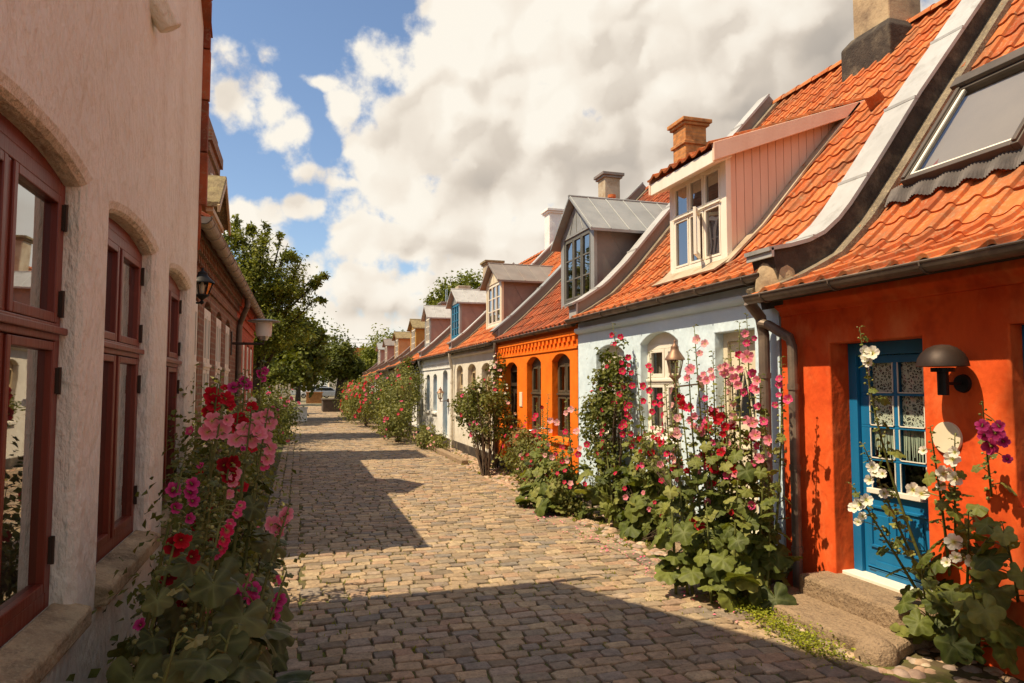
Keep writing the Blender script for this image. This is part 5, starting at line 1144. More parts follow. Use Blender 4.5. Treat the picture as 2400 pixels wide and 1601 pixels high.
for i, (tx, ty, bx, c, lab) in enumerate([(1560, 905, 1585, 'crimson', 'slender crimson hollyhock under the copper lantern bracket'), (1583, 850, 1612, 'pale', 'slender pale hollyhock rising through the lantern arm'), (1400, 925, 1440, 'crimson', 'slender crimson hollyhock at the blue corner by the climbing rose'), (1575, 965, 1625, 'pink', 'low pink hollyhock between the window sill and the pink clump'), (1655, 872, 1690, 'rose', 'rosy hollyhock half hidden among the tall pink ones'), (1712, 812, 1735, 'pale', 'pale hollyhock between the two tallest of the clump'), (1783, 880, 1780, 'rose', 'rosy hollyhock before the edge of the white door recess'), (1470, 900, 1500, 'crimson', 'crimson hollyhock at the foot of the climbing rose'), (1690, 930, 1712, 'red', 'red hollyhock in the thick of the pink clump')]):
    HR(lab, (tx, ty), (bx, 1400 if tx > 1550 else 1240), c, seed=90+i, n=7, zone=(.55, .88), nl=13, ls=.115, budn=40, leafz=.7, **(K if tx > 1550 else K2))
bush('flower_bush', 'bush', 'leafy undergrowth of round leaves at the foot of the pale blue wall', (3.75, 7.2, 0), [(3.80, 7.15, .5, .14, .4, .42), (3.8, 7.8, .4, .14, .35, .36), (3.62, 5.4, .42, .16, .3, .36)], 300, .075, 'holly_leaf', stems=26, stemr=.006, flowers=(('crimson', 8), ('pink', 8)), fs=.032, seed=17, nc=90, tmpl=(LV, LF), low=False)
bush('flower_bush', 'bush', 'small leaved weedy growth between the tall pink hollyhock stems', (3.6, 5.4, 0), [(3.58, 5.45, 1.15, .12, .36, .42), (3.55, 5.2, .8, .14, .32, .4), (3.80, 7.2, .95, .10, .4, .35)], 1200, .05, 'pale_leaf', stems=22, stemr=.005, flowers=(('pink', 14), ('red', 8), ('rose', 6)), fs=.034, seed=18, nc=110, tmpl=(SV, SF), low=False)
bush('flower_bush', 'bush', 'tangle of small leaves under the second red window sill', (-.5, 2.9, 0), [(-.44, 2.7, .62, .10, .4, .5), (-.40, 3.2, .75, .14, .5, .6), (-.32, 2.3, .4, .12, .3, .36), (-.38, 3.7, .95, .16, .5, .6)], 3600, .040, 'rose_leaf', stems=26, stemr=.005, flowers=(('rose', 6), ('magenta', 4), ('dark', 4)), fs=.024, seed=19, nc=140, tmpl=(SV, SF), low=False, face=(.45, -.85, .2))
# before the orange house
K3 = dict(ldir=(-.7, -.7, 0))
HR('pale pink hollyhock in front of the orange window next to the blue wall', (1285, 925), (1290, 1195), 'pale', X=3.45, n=2, zone=(.4, .6), seed=31, nl=11, ls=.15, fp=[(1290, 986, 1.15), (1306, 990, 1.2), (1290, 1010, .7)], budn=40, **K3)
HR('blush hollyhock beside the corner of the orange and blue walls', (1328, 935), (1348, 1200), 'pale', X=3.45, n=3, zone=(.35, .6), seed=32, nl=12, ls=.15, fp=[(1338, 960, 1.2), (1328, 968, 1.), (1352, 1012, 1.3), (1360, 1052, 1.0)], budn=36, **K3)
HR('single crimson hollyhock before the middle orange window', (1258, 945), (1262, 1196), 'crimson', X=3.45, n=1, zone=(.4, .6), seed=33, nl=11, ls=.14, fp=[(1256, 974, 1.1), (1252, 982, .9), (1270, 955, .7, 'dark')], budn=30, **K3)
HR('crimson hollyhock low before the orange plinth', (1325, 990), (1320, 1204), 'crimson', X=3.40, n=3, zone=(.4, .8), seed=34, nl=14, ls=.16, fp=[(1325, 1012, 1.), (1320, 1048, .8), (1355, 1065, 1.1), (1375, 1042, 1.)], budn=26, **K3)
HR('yellow green budding hollyhock without open flowers before the orange wall', (1272, 955), (1275, 1200), 'pale', X=3.45, n=0, seed=35, nl=12, ls=.15, budn=60, **K3)
HR('low pink hollyhock at the kerb before the orange house', (1245, 1070), (1240, 1190), 'rose', X=3.38, n=1, zone=(.6, .9), seed=36, nl=14, ls=.15, leafz=.9, fp=[(1245, 1087, 1.2), (1294, 1072, 1.0, 'pale'), (1330, 1080, .9, 'pale')], budn=12, **K3)
HR('leafy hollyhock with pale leaves at the end of the orange house clump', (1390, 1100), (1388, 1205), 'pale', X=3.5, n=0, seed=37, nl=16, ls=.17, leafz=.95, budn=4, **K3)
HR('leafy low hollyhock in the middle of the orange house clump', (1310, 1090), (1305, 1208), 'pale', X=3.4, n=0, seed=38, nl=16, ls=.16, leafz=.95, budn=4, **K3)
bush('flower_bush', 'bush', 'dense leafy undergrowth full of small crimson flowers before the orange house', (3.45, 9.6, 0), [(3.5, 9.9, .45, .28, .6, .45), (3.45, 9.0, .35, .28, .5, .36), (3.5, 10.7, .62, .26, .5, .5), (3.6, 11.4, .7, .26, .4, .5)], 4200, .062, 'pale_leaf', stems=16, flowers=(('crimson', 26), ('pale', 5)), fs=.036, seed=5, nc=110, tmpl=(SV, SF))
bush('rose_bush', 'rose bush', 'dark green rose bush with bare fanned stems before the cream house', (3.45, 13.1, 0), [(3.42, 13.9, 1.25, .34, .62, .42), (3.5, 13.3, 1.5, .30, .5, .36), (3.45, 14.6, 1.35, .28, .4, .34), (3.48, 13.5, .85, .26, .45, .26)], 4600, .06, 'rose_leaf', stems=26, stemr=.013, flowers=(('crimson', 3), ('rose', 6)), fs=.05, seed=6, nc=90)
bush('climbing_rose', 'climbing rose', 'climbing rose with cream blossoms at the downpipe corner of the orange house', (3.95, 14.3, 0), [(3.95, 14.1, 2.0, .16, .28, .4), (3.9, 13.7, 1.5, .18, .35, .4), (3.85, 13.2, 1.1, .18, .4, .4)], 2400, .06, 'rose_leaf', stems=10, flowers=(('white', 16), ('pale', 10)), fs=.035, seed=7)
bush('flower_bush', 'bush', 'small pale bush with tiny blush flowers before the white house', (3.35, 19.2, 0), [(3.35, 19.2, .3, .3, .8, .35), (3.5, 18.3, .25, .25, .5, .25)], 1600, .07, 'pale_leaf', stems=8, flowers=(('pale', 12),), fs=.045, seed=8)
bush('flower_bush', 'bush', 'large pale green flowering bush with a few crimson blooms past the white house', (2.9, 21.6, 0), [(2.95, 22.2, 1.0, .6, 1.2, .95), (2.8, 21.0, .6, .5, .9, .65), (3.1, 24.4, 1.3, .6, 1.3, 1.0), (3.4, 23.4, 1.75, .45, .9, .6)], 9500, .085, 'pale_leaf', stems=16, flowers=(('crimson', 16), ('rose', 10)), fs=.055, seed=9, nc=130)
bush('climbing_rose', 'climbing rose', 'tall climbing rose reaching the gutter at the end of the white house', (3.75, 24.9, 0), [(3.75, 25.2, 2.2, .28, .8, .55), (3.7, 24.9, 1.4, .3, .7, .6)], 2600, .085, 'rose_leaf', stems=10, flowers=(('crimson', 6), ('pale', 5)), fs=.055, seed=10)
bush('flower_bush', 'bush', 'far flowering bush thick with red blossoms below the mustard dormer', (2.75, 30.5, 0), [(2.65, 29.5, 1.0, .6, 1.3, .95), (2.6, 32.5, 1.05, .6, 1.6, 1.0), (2.45, 35.5, .95, .55, 1.5, .9), (2.9, 28.0, 1.3, .6, 1.1, .95)], 9500, .10, 'pale_leaf', stems=14, flowers=(('red', 34), ('crimson', 30), ('rose', 12)), fs=.085, seed=11, nc=130)
bush('flower_bush', 'bush', 'last red flowered bush beside the tree planter', (2.45, 40.5, 0), [(2.75, 38.5, .8, .45, 1.4, .65), (2.95, 41.5, .7, .4, 1.2, .55)], 2600, .12, 'pale_leaf', stems=8, flowers=(('red', 24), ('rose', 16)), fs=.10, seed=12)
# by the red house
K4 = dict(ldir=(-.6, -.7, 0))
WX = 3.62
B0 = (2235, 1495)
HR('tall white hollyhock rising across the glazed panes of the blue door', (2014, 768), B0, 'white', X=3.70, n=0, seed=41, nl=10, ls=.10, fp=[(2044, 828, 1.25), (2028, 824, 1.), (2034, 850, .75), (2030, 840, .8)], budn=40, bow=.02, leafz=.85, side=(0, .10, .02), t0=.15, **K4)
HR('white hollyhock with drooping half closed flowers across the lower door panes', (2022, 1040), (2225, 1500), 'white', X=3.62, n=0, seed=42, nl=9, ls=.10, fp=[(2045, 1096, 1.), (2050, 1108, .9), (2038, 1125, .8), (2068, 1110, .7), (2072, 1157, .8)], budn=36, leafz=.8, t0=.15, **K4)
HR('white hollyhock leaning far over the lower blue door panel', (1995, 1135), (2215, 1498), 'white', X=3.55, n=0, seed=43, nl=8, ls=.10, fp=[(2015, 1182, 1.1), (2031, 1172, 1.), (2003, 1190, 1.), (2010, 1223, .6), (2021, 1210, .7)], budn=28, leafz=.8, t0=.15, **K4)
HR('white hollyhock with two open flowers at the lamp side edge of the blue door', (2180, 1000), (2240, 1498), 'white', X=3.66, n=0, seed=44, nl=9, ls=.12, fp=[(2140, 1148, 1.2), (2160, 1157, 1.1), (2163, 1056, .6)], budn=24, leafz=.75, t0=.15, **K4)
HR('white hollyhock standing before the round cream plaque', (2238, 1020), (2255, 1492), 'white', X=3.72, n=0, seed=45, nl=9, ls=.12, fp=[(2212, 1110, 1.3), (2232, 1076, 1.2), (2240, 1122, 1.1), (2205, 1138, .7), (2237, 1060, .8)], budn=30, leafz=.7, t0=.15, **K4)
HR('low white hollyhock against the shaded red wall', (2270, 1200), (2258, 1500), 'white', X=3.62, n=0, seed=46, nl=10, ls=.13, fp=[(2235, 1270, 1.3), (2283, 1316, 1.2), (2240, 1306, .8), (2194, 1377, 1.25), (2218, 1318, .7)], budn=14, leafz=.9, t0=.1, **K4)
HR('magenta hollyhock with dark eyed flowers beside the half seen blue window', (2303, 945), (2385, 1480), 'magenta', X=3.72, n=0, seed=47, nl=11, ls=.13, fp=[(2333, 1015, 1.25), (2322, 1046, 1.35), (2302, 998, .9), (2342, 1000, .8), (2352, 1035, .8), (2306, 1020, .8), (2361, 1076, .6)], budn=26, leafz=.8, t0=.1, **K4)
HR('leafy hollyhock with big shaded leaves over the bicycle wheel', (2350, 1230), (2390, 1520), 'white', X=3.5, n=0, seed=48, nl=16, ls=.19, leafz=.95, budn=4, **K4)
HR('leafy hollyhock with shaded leaves at the end of the granite step', (2160, 1330), (2185, 1500), 'white', X=3.5, n=0, seed=49, nl=13, ls=.15, leafz=.95, budn=4, **K4)
HR('leafy hollyhock with dark leaves behind the boulder', (2280, 1380), (2290, 1545), 'white', X=3.35, n=0, seed=50, nl=15, ls=.17, leafz=.95, budn=4, **K4)
# left side
def HL(label, tpx, Y, base, col, **k):
    k.setdefault('fsize', .026 if Y > 2.9 else .020); k.setdefault('face', (.45, -.85, .1)); k.setdefault('ldir', (.55, -.75, 0)); k.setdefault('lmat', 'shaded_holly_leaf')
    return hollyhock(label, (base[0], base[1], 0), at(tpx[0], tpx[1], Y=Y), col, **k)
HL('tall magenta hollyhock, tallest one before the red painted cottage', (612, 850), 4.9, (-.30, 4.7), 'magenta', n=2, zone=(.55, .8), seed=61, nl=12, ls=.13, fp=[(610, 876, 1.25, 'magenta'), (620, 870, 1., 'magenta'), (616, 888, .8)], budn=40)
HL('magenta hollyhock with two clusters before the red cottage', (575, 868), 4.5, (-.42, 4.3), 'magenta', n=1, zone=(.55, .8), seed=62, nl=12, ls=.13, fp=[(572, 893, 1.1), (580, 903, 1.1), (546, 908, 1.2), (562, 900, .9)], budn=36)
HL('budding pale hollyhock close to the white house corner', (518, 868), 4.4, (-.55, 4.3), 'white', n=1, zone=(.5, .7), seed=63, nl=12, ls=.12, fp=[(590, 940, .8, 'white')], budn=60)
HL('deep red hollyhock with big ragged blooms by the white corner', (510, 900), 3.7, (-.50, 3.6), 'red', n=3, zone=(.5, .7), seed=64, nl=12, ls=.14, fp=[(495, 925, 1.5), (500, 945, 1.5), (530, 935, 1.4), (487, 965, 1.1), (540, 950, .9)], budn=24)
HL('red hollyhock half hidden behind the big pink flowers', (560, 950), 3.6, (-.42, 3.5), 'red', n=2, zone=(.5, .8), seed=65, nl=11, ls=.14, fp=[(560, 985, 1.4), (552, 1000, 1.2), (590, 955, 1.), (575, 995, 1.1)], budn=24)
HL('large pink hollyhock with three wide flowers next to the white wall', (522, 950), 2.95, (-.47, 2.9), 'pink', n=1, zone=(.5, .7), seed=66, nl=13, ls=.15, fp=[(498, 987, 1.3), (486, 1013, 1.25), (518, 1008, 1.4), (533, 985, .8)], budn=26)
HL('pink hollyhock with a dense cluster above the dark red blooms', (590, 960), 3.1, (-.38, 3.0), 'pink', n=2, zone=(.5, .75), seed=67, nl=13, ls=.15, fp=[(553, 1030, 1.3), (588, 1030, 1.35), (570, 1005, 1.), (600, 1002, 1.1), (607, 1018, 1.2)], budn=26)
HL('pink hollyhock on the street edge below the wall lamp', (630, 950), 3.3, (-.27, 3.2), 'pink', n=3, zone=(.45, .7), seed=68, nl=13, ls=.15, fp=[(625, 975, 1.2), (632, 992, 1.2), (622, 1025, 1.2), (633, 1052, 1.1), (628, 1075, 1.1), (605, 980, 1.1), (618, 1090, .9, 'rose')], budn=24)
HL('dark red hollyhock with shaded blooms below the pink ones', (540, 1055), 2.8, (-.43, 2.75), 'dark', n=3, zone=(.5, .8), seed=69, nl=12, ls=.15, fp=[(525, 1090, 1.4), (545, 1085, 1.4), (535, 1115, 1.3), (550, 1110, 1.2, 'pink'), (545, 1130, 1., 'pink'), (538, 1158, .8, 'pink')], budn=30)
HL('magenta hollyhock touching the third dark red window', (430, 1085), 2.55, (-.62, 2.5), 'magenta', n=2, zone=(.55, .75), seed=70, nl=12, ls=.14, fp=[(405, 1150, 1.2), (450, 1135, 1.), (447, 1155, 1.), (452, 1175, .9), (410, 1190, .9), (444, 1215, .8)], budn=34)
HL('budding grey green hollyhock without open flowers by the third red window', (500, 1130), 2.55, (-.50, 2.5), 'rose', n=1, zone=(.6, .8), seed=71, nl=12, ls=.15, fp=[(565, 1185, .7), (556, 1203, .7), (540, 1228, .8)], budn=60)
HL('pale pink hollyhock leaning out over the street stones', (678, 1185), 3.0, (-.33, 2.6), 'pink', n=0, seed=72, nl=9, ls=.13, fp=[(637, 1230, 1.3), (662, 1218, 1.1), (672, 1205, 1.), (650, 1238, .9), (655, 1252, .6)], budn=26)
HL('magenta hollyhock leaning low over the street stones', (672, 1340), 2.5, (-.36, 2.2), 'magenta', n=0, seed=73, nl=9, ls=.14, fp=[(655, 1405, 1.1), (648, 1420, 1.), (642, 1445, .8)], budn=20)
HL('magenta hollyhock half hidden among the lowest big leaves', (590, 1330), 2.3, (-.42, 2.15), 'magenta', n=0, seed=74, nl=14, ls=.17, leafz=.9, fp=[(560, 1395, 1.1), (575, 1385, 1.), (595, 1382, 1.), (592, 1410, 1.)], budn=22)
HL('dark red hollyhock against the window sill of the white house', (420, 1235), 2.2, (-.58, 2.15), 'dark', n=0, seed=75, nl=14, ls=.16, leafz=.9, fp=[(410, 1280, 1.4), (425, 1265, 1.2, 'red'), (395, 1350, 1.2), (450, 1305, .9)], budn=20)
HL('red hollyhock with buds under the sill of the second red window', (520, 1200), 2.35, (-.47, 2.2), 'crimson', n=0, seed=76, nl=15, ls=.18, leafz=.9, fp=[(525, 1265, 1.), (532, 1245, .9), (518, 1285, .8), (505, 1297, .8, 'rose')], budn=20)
HL('leafy shaded hollyhock with no flowers at the foot of the whitewashed wall', (500, 1350), 2.1, (-.42, 2.1), 'dark', n=0, seed=77, nl=20, ls=.16, leafz=.98, budn=4)
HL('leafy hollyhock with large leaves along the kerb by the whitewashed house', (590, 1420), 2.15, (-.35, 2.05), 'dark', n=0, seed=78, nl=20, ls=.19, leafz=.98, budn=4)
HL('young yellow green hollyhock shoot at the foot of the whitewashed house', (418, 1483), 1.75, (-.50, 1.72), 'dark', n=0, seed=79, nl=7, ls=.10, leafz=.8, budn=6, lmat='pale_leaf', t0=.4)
HL('leafy shaded hollyhock beside the yellow green shoot', (540, 1480), 1.98, (-.34, 1.95), 'dark', n=0, seed=80, nl=22, ls=.15, leafz=.98, budn=4)
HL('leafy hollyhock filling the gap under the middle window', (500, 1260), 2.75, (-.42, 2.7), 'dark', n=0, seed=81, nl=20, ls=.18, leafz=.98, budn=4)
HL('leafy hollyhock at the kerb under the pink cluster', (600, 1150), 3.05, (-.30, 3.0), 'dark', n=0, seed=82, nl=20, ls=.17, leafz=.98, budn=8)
bush('flower_bush', 'bush', 'leafy tangle of small pale leaves behind the pink hollyhocks by the whitewashed corner', (-.45, 4.6, 0), [(-.45, 4.9, .9, .26, .7, .75), (-.35, 4.2, .6, .24, .6, .6), (-.6, 5.6, 1.1, .3, .7, .8)], 4200, .05, 'pale_leaf', stems=18, flowers=(('red', 10), ('rose', 8)), fs=.035, seed=14, nc=120, tmpl=(SV, SF), face=(.4, -.8, .3))
bush('flower_bush', 'bush', 'dark shrub with pink flowers at the street edge under the ash tree', (-.5, 22, 0), [(-.6, 22, .9, .6, 1.4, .9), (-.9, 20, .9, .5, 1.3, .8), (-.5, 25, .8, .5, 1.5, .8), (-.8, 18.2, .7, .4, 1.2, .7)], 5200, .09, 'rose_leaf', stems=14, flowers=(('rose', 14), ('magenta', 8)), fs=.06, seed=15, face=(.5, -.8, .3), group=None)
bush('flower_bush', 'bush', 'low planting with pink flowers under the red cottage windows', (-.8, 12, 0), [(-.85, 8.5, .5, .22, 1.2, .5), (-.85, 11.5, .55, .22, 1.6, .55), (-.85, 15, .6, .22, 1.8, .6)], 4200, .06, 'pale_leaf', stems=14, flowers=(('rose', 16), ('red', 10)), fs=.045, seed=16, face=(.5, -.8, .3))

# ------------------------------------------------------------------ creeping ground cover, weeds in the joints, fallen petals
m = MB(); k = 3800
sx = RNG.normal(0, 1, k); lob = RNG.integers(0, 5, k); cxs = np.array([3.46, 3.36, 3.30, 3.28, 3.40])[lob]; cys = np.array([5.25, 4.75, 4.35, 3.95, 5.0])[lob]
pos = np.stack([cxs+RNG.normal(0, .075, k), cys+RNG.normal(0, .16, k), np.abs(RNG.normal(0, .035, k))+.02], 1)
m.inst(QV, QF, frames(np.array([0, 0, 1.])+RNG.normal(0, .45, (k, 3)))*(RNG.uniform(.012, .026, k))[:, None, None], pos, RNG.random(k)); tag(obj('creeping_foliage', m, M['creeper']), 'yellow green creeping plant along the kerb by the low stone slab', 'ground cover', kind='stuff')
def tuft(mb, P, hh, nb, spread=.02):
    k = len(P)*nb; pos = np.repeat(P, nb, 0)+np.concatenate([RNG.normal(0, spread, (k, 2)), np.zeros((k, 1))], 1)
    d = np.concatenate([RNG.normal(0, .6, (k, 2)), np.ones((k, 1))], 1); d /= np.linalg.norm(d, axis=1)[:, None]
    y = np.cross(d, sph(k)); y /= np.linalg.norm(y, axis=1)[:, None]; z = np.cross(d, y)
    mb.inst([(0, -.12, 0), (0, .12, 0), (.6, .08, .05), (1, 0, .22), (.6, -.08, .05)], [(0, 1, 2, 4), (4, 2, 3)], np.stack([d, y, z], 2)*(RNG.uniform(.5, 1.2, k)*np.repeat(hh, nb))[:, None, None], pos, RNG.random(k))
m = MB(); sel = RNG.random(len(cx)); w = np.where(cy < 14, .6, .06)+np.where((np.abs(cx) < .4) & (cy < 16), .35, 0)+np.where((cx > 2.7) & (cy < 14), .12, 0)+.3*(np.sin(cx*3.1+1)*np.sin(cy*2.3) > .45)
ii = np.where(sel < w)[0]; P = np.stack([cx[ii]+lx[ii]/2*RNG.choice([-1, 1], len(ii)), cy[ii]-ly[ii]/2*RNG.choice([-1, 1], len(ii)), np.full(len(ii), -.01)], 1)
P[:, 0] = np.where(RNG.random(len(ii)) < .6, cx[ii]+RNG.uniform(-.5, .5, len(ii))*lx[ii], P[:, 0]); P[:, 1] -= .006
tuft(m, P, RNG.uniform(.022, .052, len(ii)), 12, .022)
k = 130; P = np.stack([RNG.uniform(3.35, 4.0, k), RNG.uniform(4, 24, k), np.zeros(k)], 1); tuft(m, P, RNG.uniform(.04, .09, k), 14, .035)
tag(obj('joint_weeds', m, M['grass']), 'short weeds and moss growing in the joints of the cobbles', 'weeds', kind='stuff')
m = MB(); k = 420; q = RNG.random(k) < .78
pos = np.stack([np.where(q, RNG.normal(3.22, .13, k), RNG.normal(-.12, .1, k)), np.where(q, RNG.choice([5.2, 6.3, 9.0, 7.4], k)+RNG.normal(0, .5, k), RNG.normal(2.6, .5, k)), np.full(k, .034)], 1)
m.inst([(0, 0, 0), (.6, .4, .12), (1.1, 0, .1), (.6, -.4, .15)], [(0, 1, 2, 3)], frames(np.array([0, 0, 1.])+RNG.normal(0, .25, (k, 3)))*RNG.uniform(.015, .034, k)[:, None, None], pos, RNG.random(k)); tag(obj('petal_litter', m, pmat('petal_litter', (.62, .05, .16), (.75, .35, .35), rough=.7, scale=9)), 'fallen pink petals scattered on the kerb stones', 'petals', kind='stuff')

# ------------------------------------------------------------------ trees
GT = 'trees at the end of the street'
tree('ash_tree', 'tall leafy ash tree with light feathery top behind the round street lamp', (-1.35, 25, 0), 2.6, .17, [(-1.6, 24.5, 5.6, 1.5, 1.5, 1.25), (-2.2, 24.5, 4.6, 1.5, 1.6, 1.3), (-.55, 24, 4.75, 1.05, 1.2, .85), (-.9, 24, 3.6, 1.1, 1.3, 1.0), (-1.9, 23.6, 3.4, 1.2, 1.2, 1.2), (-2.15, 24, 6.6, .5, .6, .55), (-1.35, 24, 6.5, .35, .5, .5), (-.45, 23.8, 6.0, .35, .4, .5), (.35, 23.8, 5.1, .45, .5, .35), (-2.1, 24, 7.1, .2, .2, .36), (-1.6, 24, 6.85, .17, .2, .36), (-.75, 24, 6.65, .2, .2, .36), (-1.15, 24, 6.9, .13, .2, .3), (-.15, 24, 5.95, .3, .3, .2), (.65, 23.8, 5.35, .28, .3, .16), (.6, 23.8, 4.6, .26, .3, .15), (-2.5, 24, 6.9, .16, .2, .3), (-3, 24.5, 5.2, 1, 1.2, 1.2)], 32000, .13, 'ash_leaf', nc=420, limbs=22, spread=.15, group=GT, seed=4, shell=.6, tmpl=([(0, 0, 0), (.5, .24, .06), (1, 0, -.08), (.5, -.24, .06)], QF))
tree('leafy_tree', 'dark shaded tree behind the ash at the shaded street edge', (-1.2, 37, 0), 2.0, .2, [(-1.0, 37, 3.9, 1.8, 2, 1.6), (.2, 36.6, 3.6, 1.15, 1.4, 1.3), (.55, 36.8, 4.0, .75, 1.0, .85), (-.6, 37, 4.8, 1.3, 1.4, .9), (.1, 36.2, 2.2, 1.0, 1.2, .9), (-2.6, 37, 4.2, 1.7, 2, 1.6), (-.7, 34, 2.3, 1.2, 1.4, 1.1), (-2, 33, 2.6, 1.3, 1.4, 1.4), (-1.1, 31.8, 2.4, .7, .8, .7)], 13000, .24, 'dark_leaf', nc=260, group=GT, seed=5)
tree('round_tree', 'round dark green tree growing out of the street planter', (2.55, 48.5, .4), 1.9, .34, [(2.5, 48.5, 3.3, 1.45, 1.4, 1.15), (1.9, 48.2, 2.9, .9, 1, .8), (3.4, 48.4, 2.8, .9, 1, .8), (2.6, 48.2, 4.0, .9, .9, .65)], 8000, .2, 'dark_leaf', nc=240, group=GT, seed=6)
tree('lime_tree', 'yellow green tree behind the last dormers of the row', (5.3, 58, 0), 1.8, .22, [(5.2, 58, 3.2, 1.6, 1.6, 1.3), (4.3, 58, 2.6, 1.1, 1.2, 1.1), (6.3, 58, 3.9, 1.4, 1.4, 1.2), (4.5, 57, 1.7, 1.1, 1.1, .9)], 6000, .24, 'lime_leaf', nc=200, group=GT, seed=7)
tree('leafy_tree', 'green tree rising behind the cottage roofs', (12.8, 56, 0), 6, .35, [(12.3, 56, 9.4, 2.0, 2, 1.5), (13.8, 56, 9.6, 2, 2, 1.4), (11.2, 56, 8.4, 1.5, 1.6, 1.1), (13, 56, 8.2, 2.5, 2.2, 1.6)], 7500, .27, 'lime_leaf', nc=240, group=GT, seed=8)
for i, (x, y, s, mt, lab) in enumerate([(-.2, 82, 2.0, 'dark_leaf', 'broad dark green tree closing the view beyond the planter'), (-6.5, 44, 1.5, 'dark_leaf', 'broad dark tree behind the brick cottages'), (-2.2, 66, 1.4, 'dark_leaf', 'far tree in shade before the far pale house'), (10.5, 84, 1.6, 'lime_leaf', 'far light green tree behind the last cottages'), (3.6, 118, 1.5, 'dark_leaf', 'distant tree behind the parked cars'), (-3, 112, 1.8, 'dark_leaf', 'distant dark tree before the far pale house'), (13, 120, 1.7, 'dark_leaf', 'distant dark tree beyond the parked white car')]):
    tree('leafy_tree', lab, (x, y, 0), 2.2*s, .25, [(x, y, 4*s, 2*s, 2*s, 1.5*s), (x-1.6*s, y, 3*s, 1.5*s, 1.5*s, 1.2*s), (x+1.6*s, y, 3.1*s, 1.5*s, 1.5*s, 1.3*s), (x, y-1, 2*s, 2*s, 1.4*s, 1.1*s)], 3500, .34, mt, nc=130, group=GT, seed=20+i)
tree('leafy_tree', 'tall garden tree behind the whitewashed house', (-7.2, 1.2, 0), 8.0, .35, [(-7.0, 1.55, 16.9, 1.3, .85, 1.3), (-7.2, .6, 18.0, 1.6, .9, 1.4), (-7.0, 1.5, 15.4, 1.3, 1.1, 1.2), (-7.4, -.8, 17.5, 1.6, 1.4, 2.0)], 4600, .2, 'ash_leaf', nc=90, group=None, seed=31)
pb = MB(); pb.box(1.45, 3.45, 47.0, 50.0, 0, .75); pb.box(1.4, 3.5, 46.95, 50.05, .75, .85); tag(obj('tree_planter', pb, M['concrete'], origin=(2.45, 48.5, 0), bevel=.03), 'dark square planter wall around the round tree at the street end', 'planter')
pb = MB(); pb.box(.6, 2.1, 70, 70.4, 0, 1.0); pb.box(.55, 2.15, 69.95, 70.45, 1.0, 1.1); tag(obj('brick_wall', pb, M['orange_brick'], origin=(1.3, 70, 0)), 'low orange brick wall in front of the parked silver car', 'wall')
pb = MB(); pb.box(-.5, .36, 35.2, 35.5, 0, .62); pb.box(-.53, .39, 35.17, 35.53, .62, .70); tag(obj('garden_wall', pb, M['chalk_plaster'], origin=(0, 33, 0)), 'short white garden wall beside the dark shrub under the ash', 'wall')
fn = thing('picket_fence', 'pale wooden fence half hidden under the ash tree', 'fence', (-1.6, 31, 0))
f = MB()
for i in range(6): f.box(-1.1+i*.125, -1.1+i*.125+.085, 31, 31.03, 0, 1.75+.03*(i % 3))
obj('pickets', f, M['cream_wood'], fn); f = MB(); f.box(-1.15, -.35, 31.035, 31.08, .4, .5); f.box(-1.15, -.35, 31.035, 31.08, 1.3, 1.4); obj('rail', f, M['cream_wood'], fn)
hs = thing('distant_house', 'distant house with orange roof above the lime green tree', 'house', (9, 130, 0)); f = MB(); f.box(5, 13, 130, 136, 0, 6.3); obj('wall', f, M['cream_plaster'], hs); f = MB(); f.prism([(4.7, 6.3), (13.3, 6.3), (12, 8.6), (6, 8.6)], 129.6, 136.4, 'y'); obj('roof', f, M['tile'], hs)
for i in range(4): f = MB(); f.box(5.7+i*1.8, 6.7+i*1.8, 129.95, 130.05, 4.0, 5.4); obj('window', f, M['car_glass'], hs)
hs = thing('distant_house', 'distant pale house with grey roof behind the parked cars', 'house', (0, 135, 0)); f = MB(); f.box(-9, 3.5, 135, 142, 0, 4.5); obj('wall', f, M['chalk_plaster'], hs); f = MB(); f.prism([(-9.3, 4.5), (3.8, 4.5), (2.5, 6.6), (-8, 6.6)], 134.6, 142.4, 'y'); obj('roof', f, M['zinc'], hs)
for i in range(5): f = MB(); f.box(-8+i*2.3, -6.8+i*2.3, 134.95, 135.05, 1.4, 3); obj('window', f, M['car_glass'], hs)
for z, lab in ((6.6, 'upper thin overhead cable crossing above the street end'), (6.2, 'lower thin overhead cable crossing above the street end')):
    cb = MB(); cb.tube([(-10+i*2.5, 70+i*.8, z+.012*(i-6)**2) for i in range(15)], .016, 5); tag(obj('overhead_cable', cb, M['black_metal'], origin=(0, 70, z)), lab, 'cable', 'overhead cables')

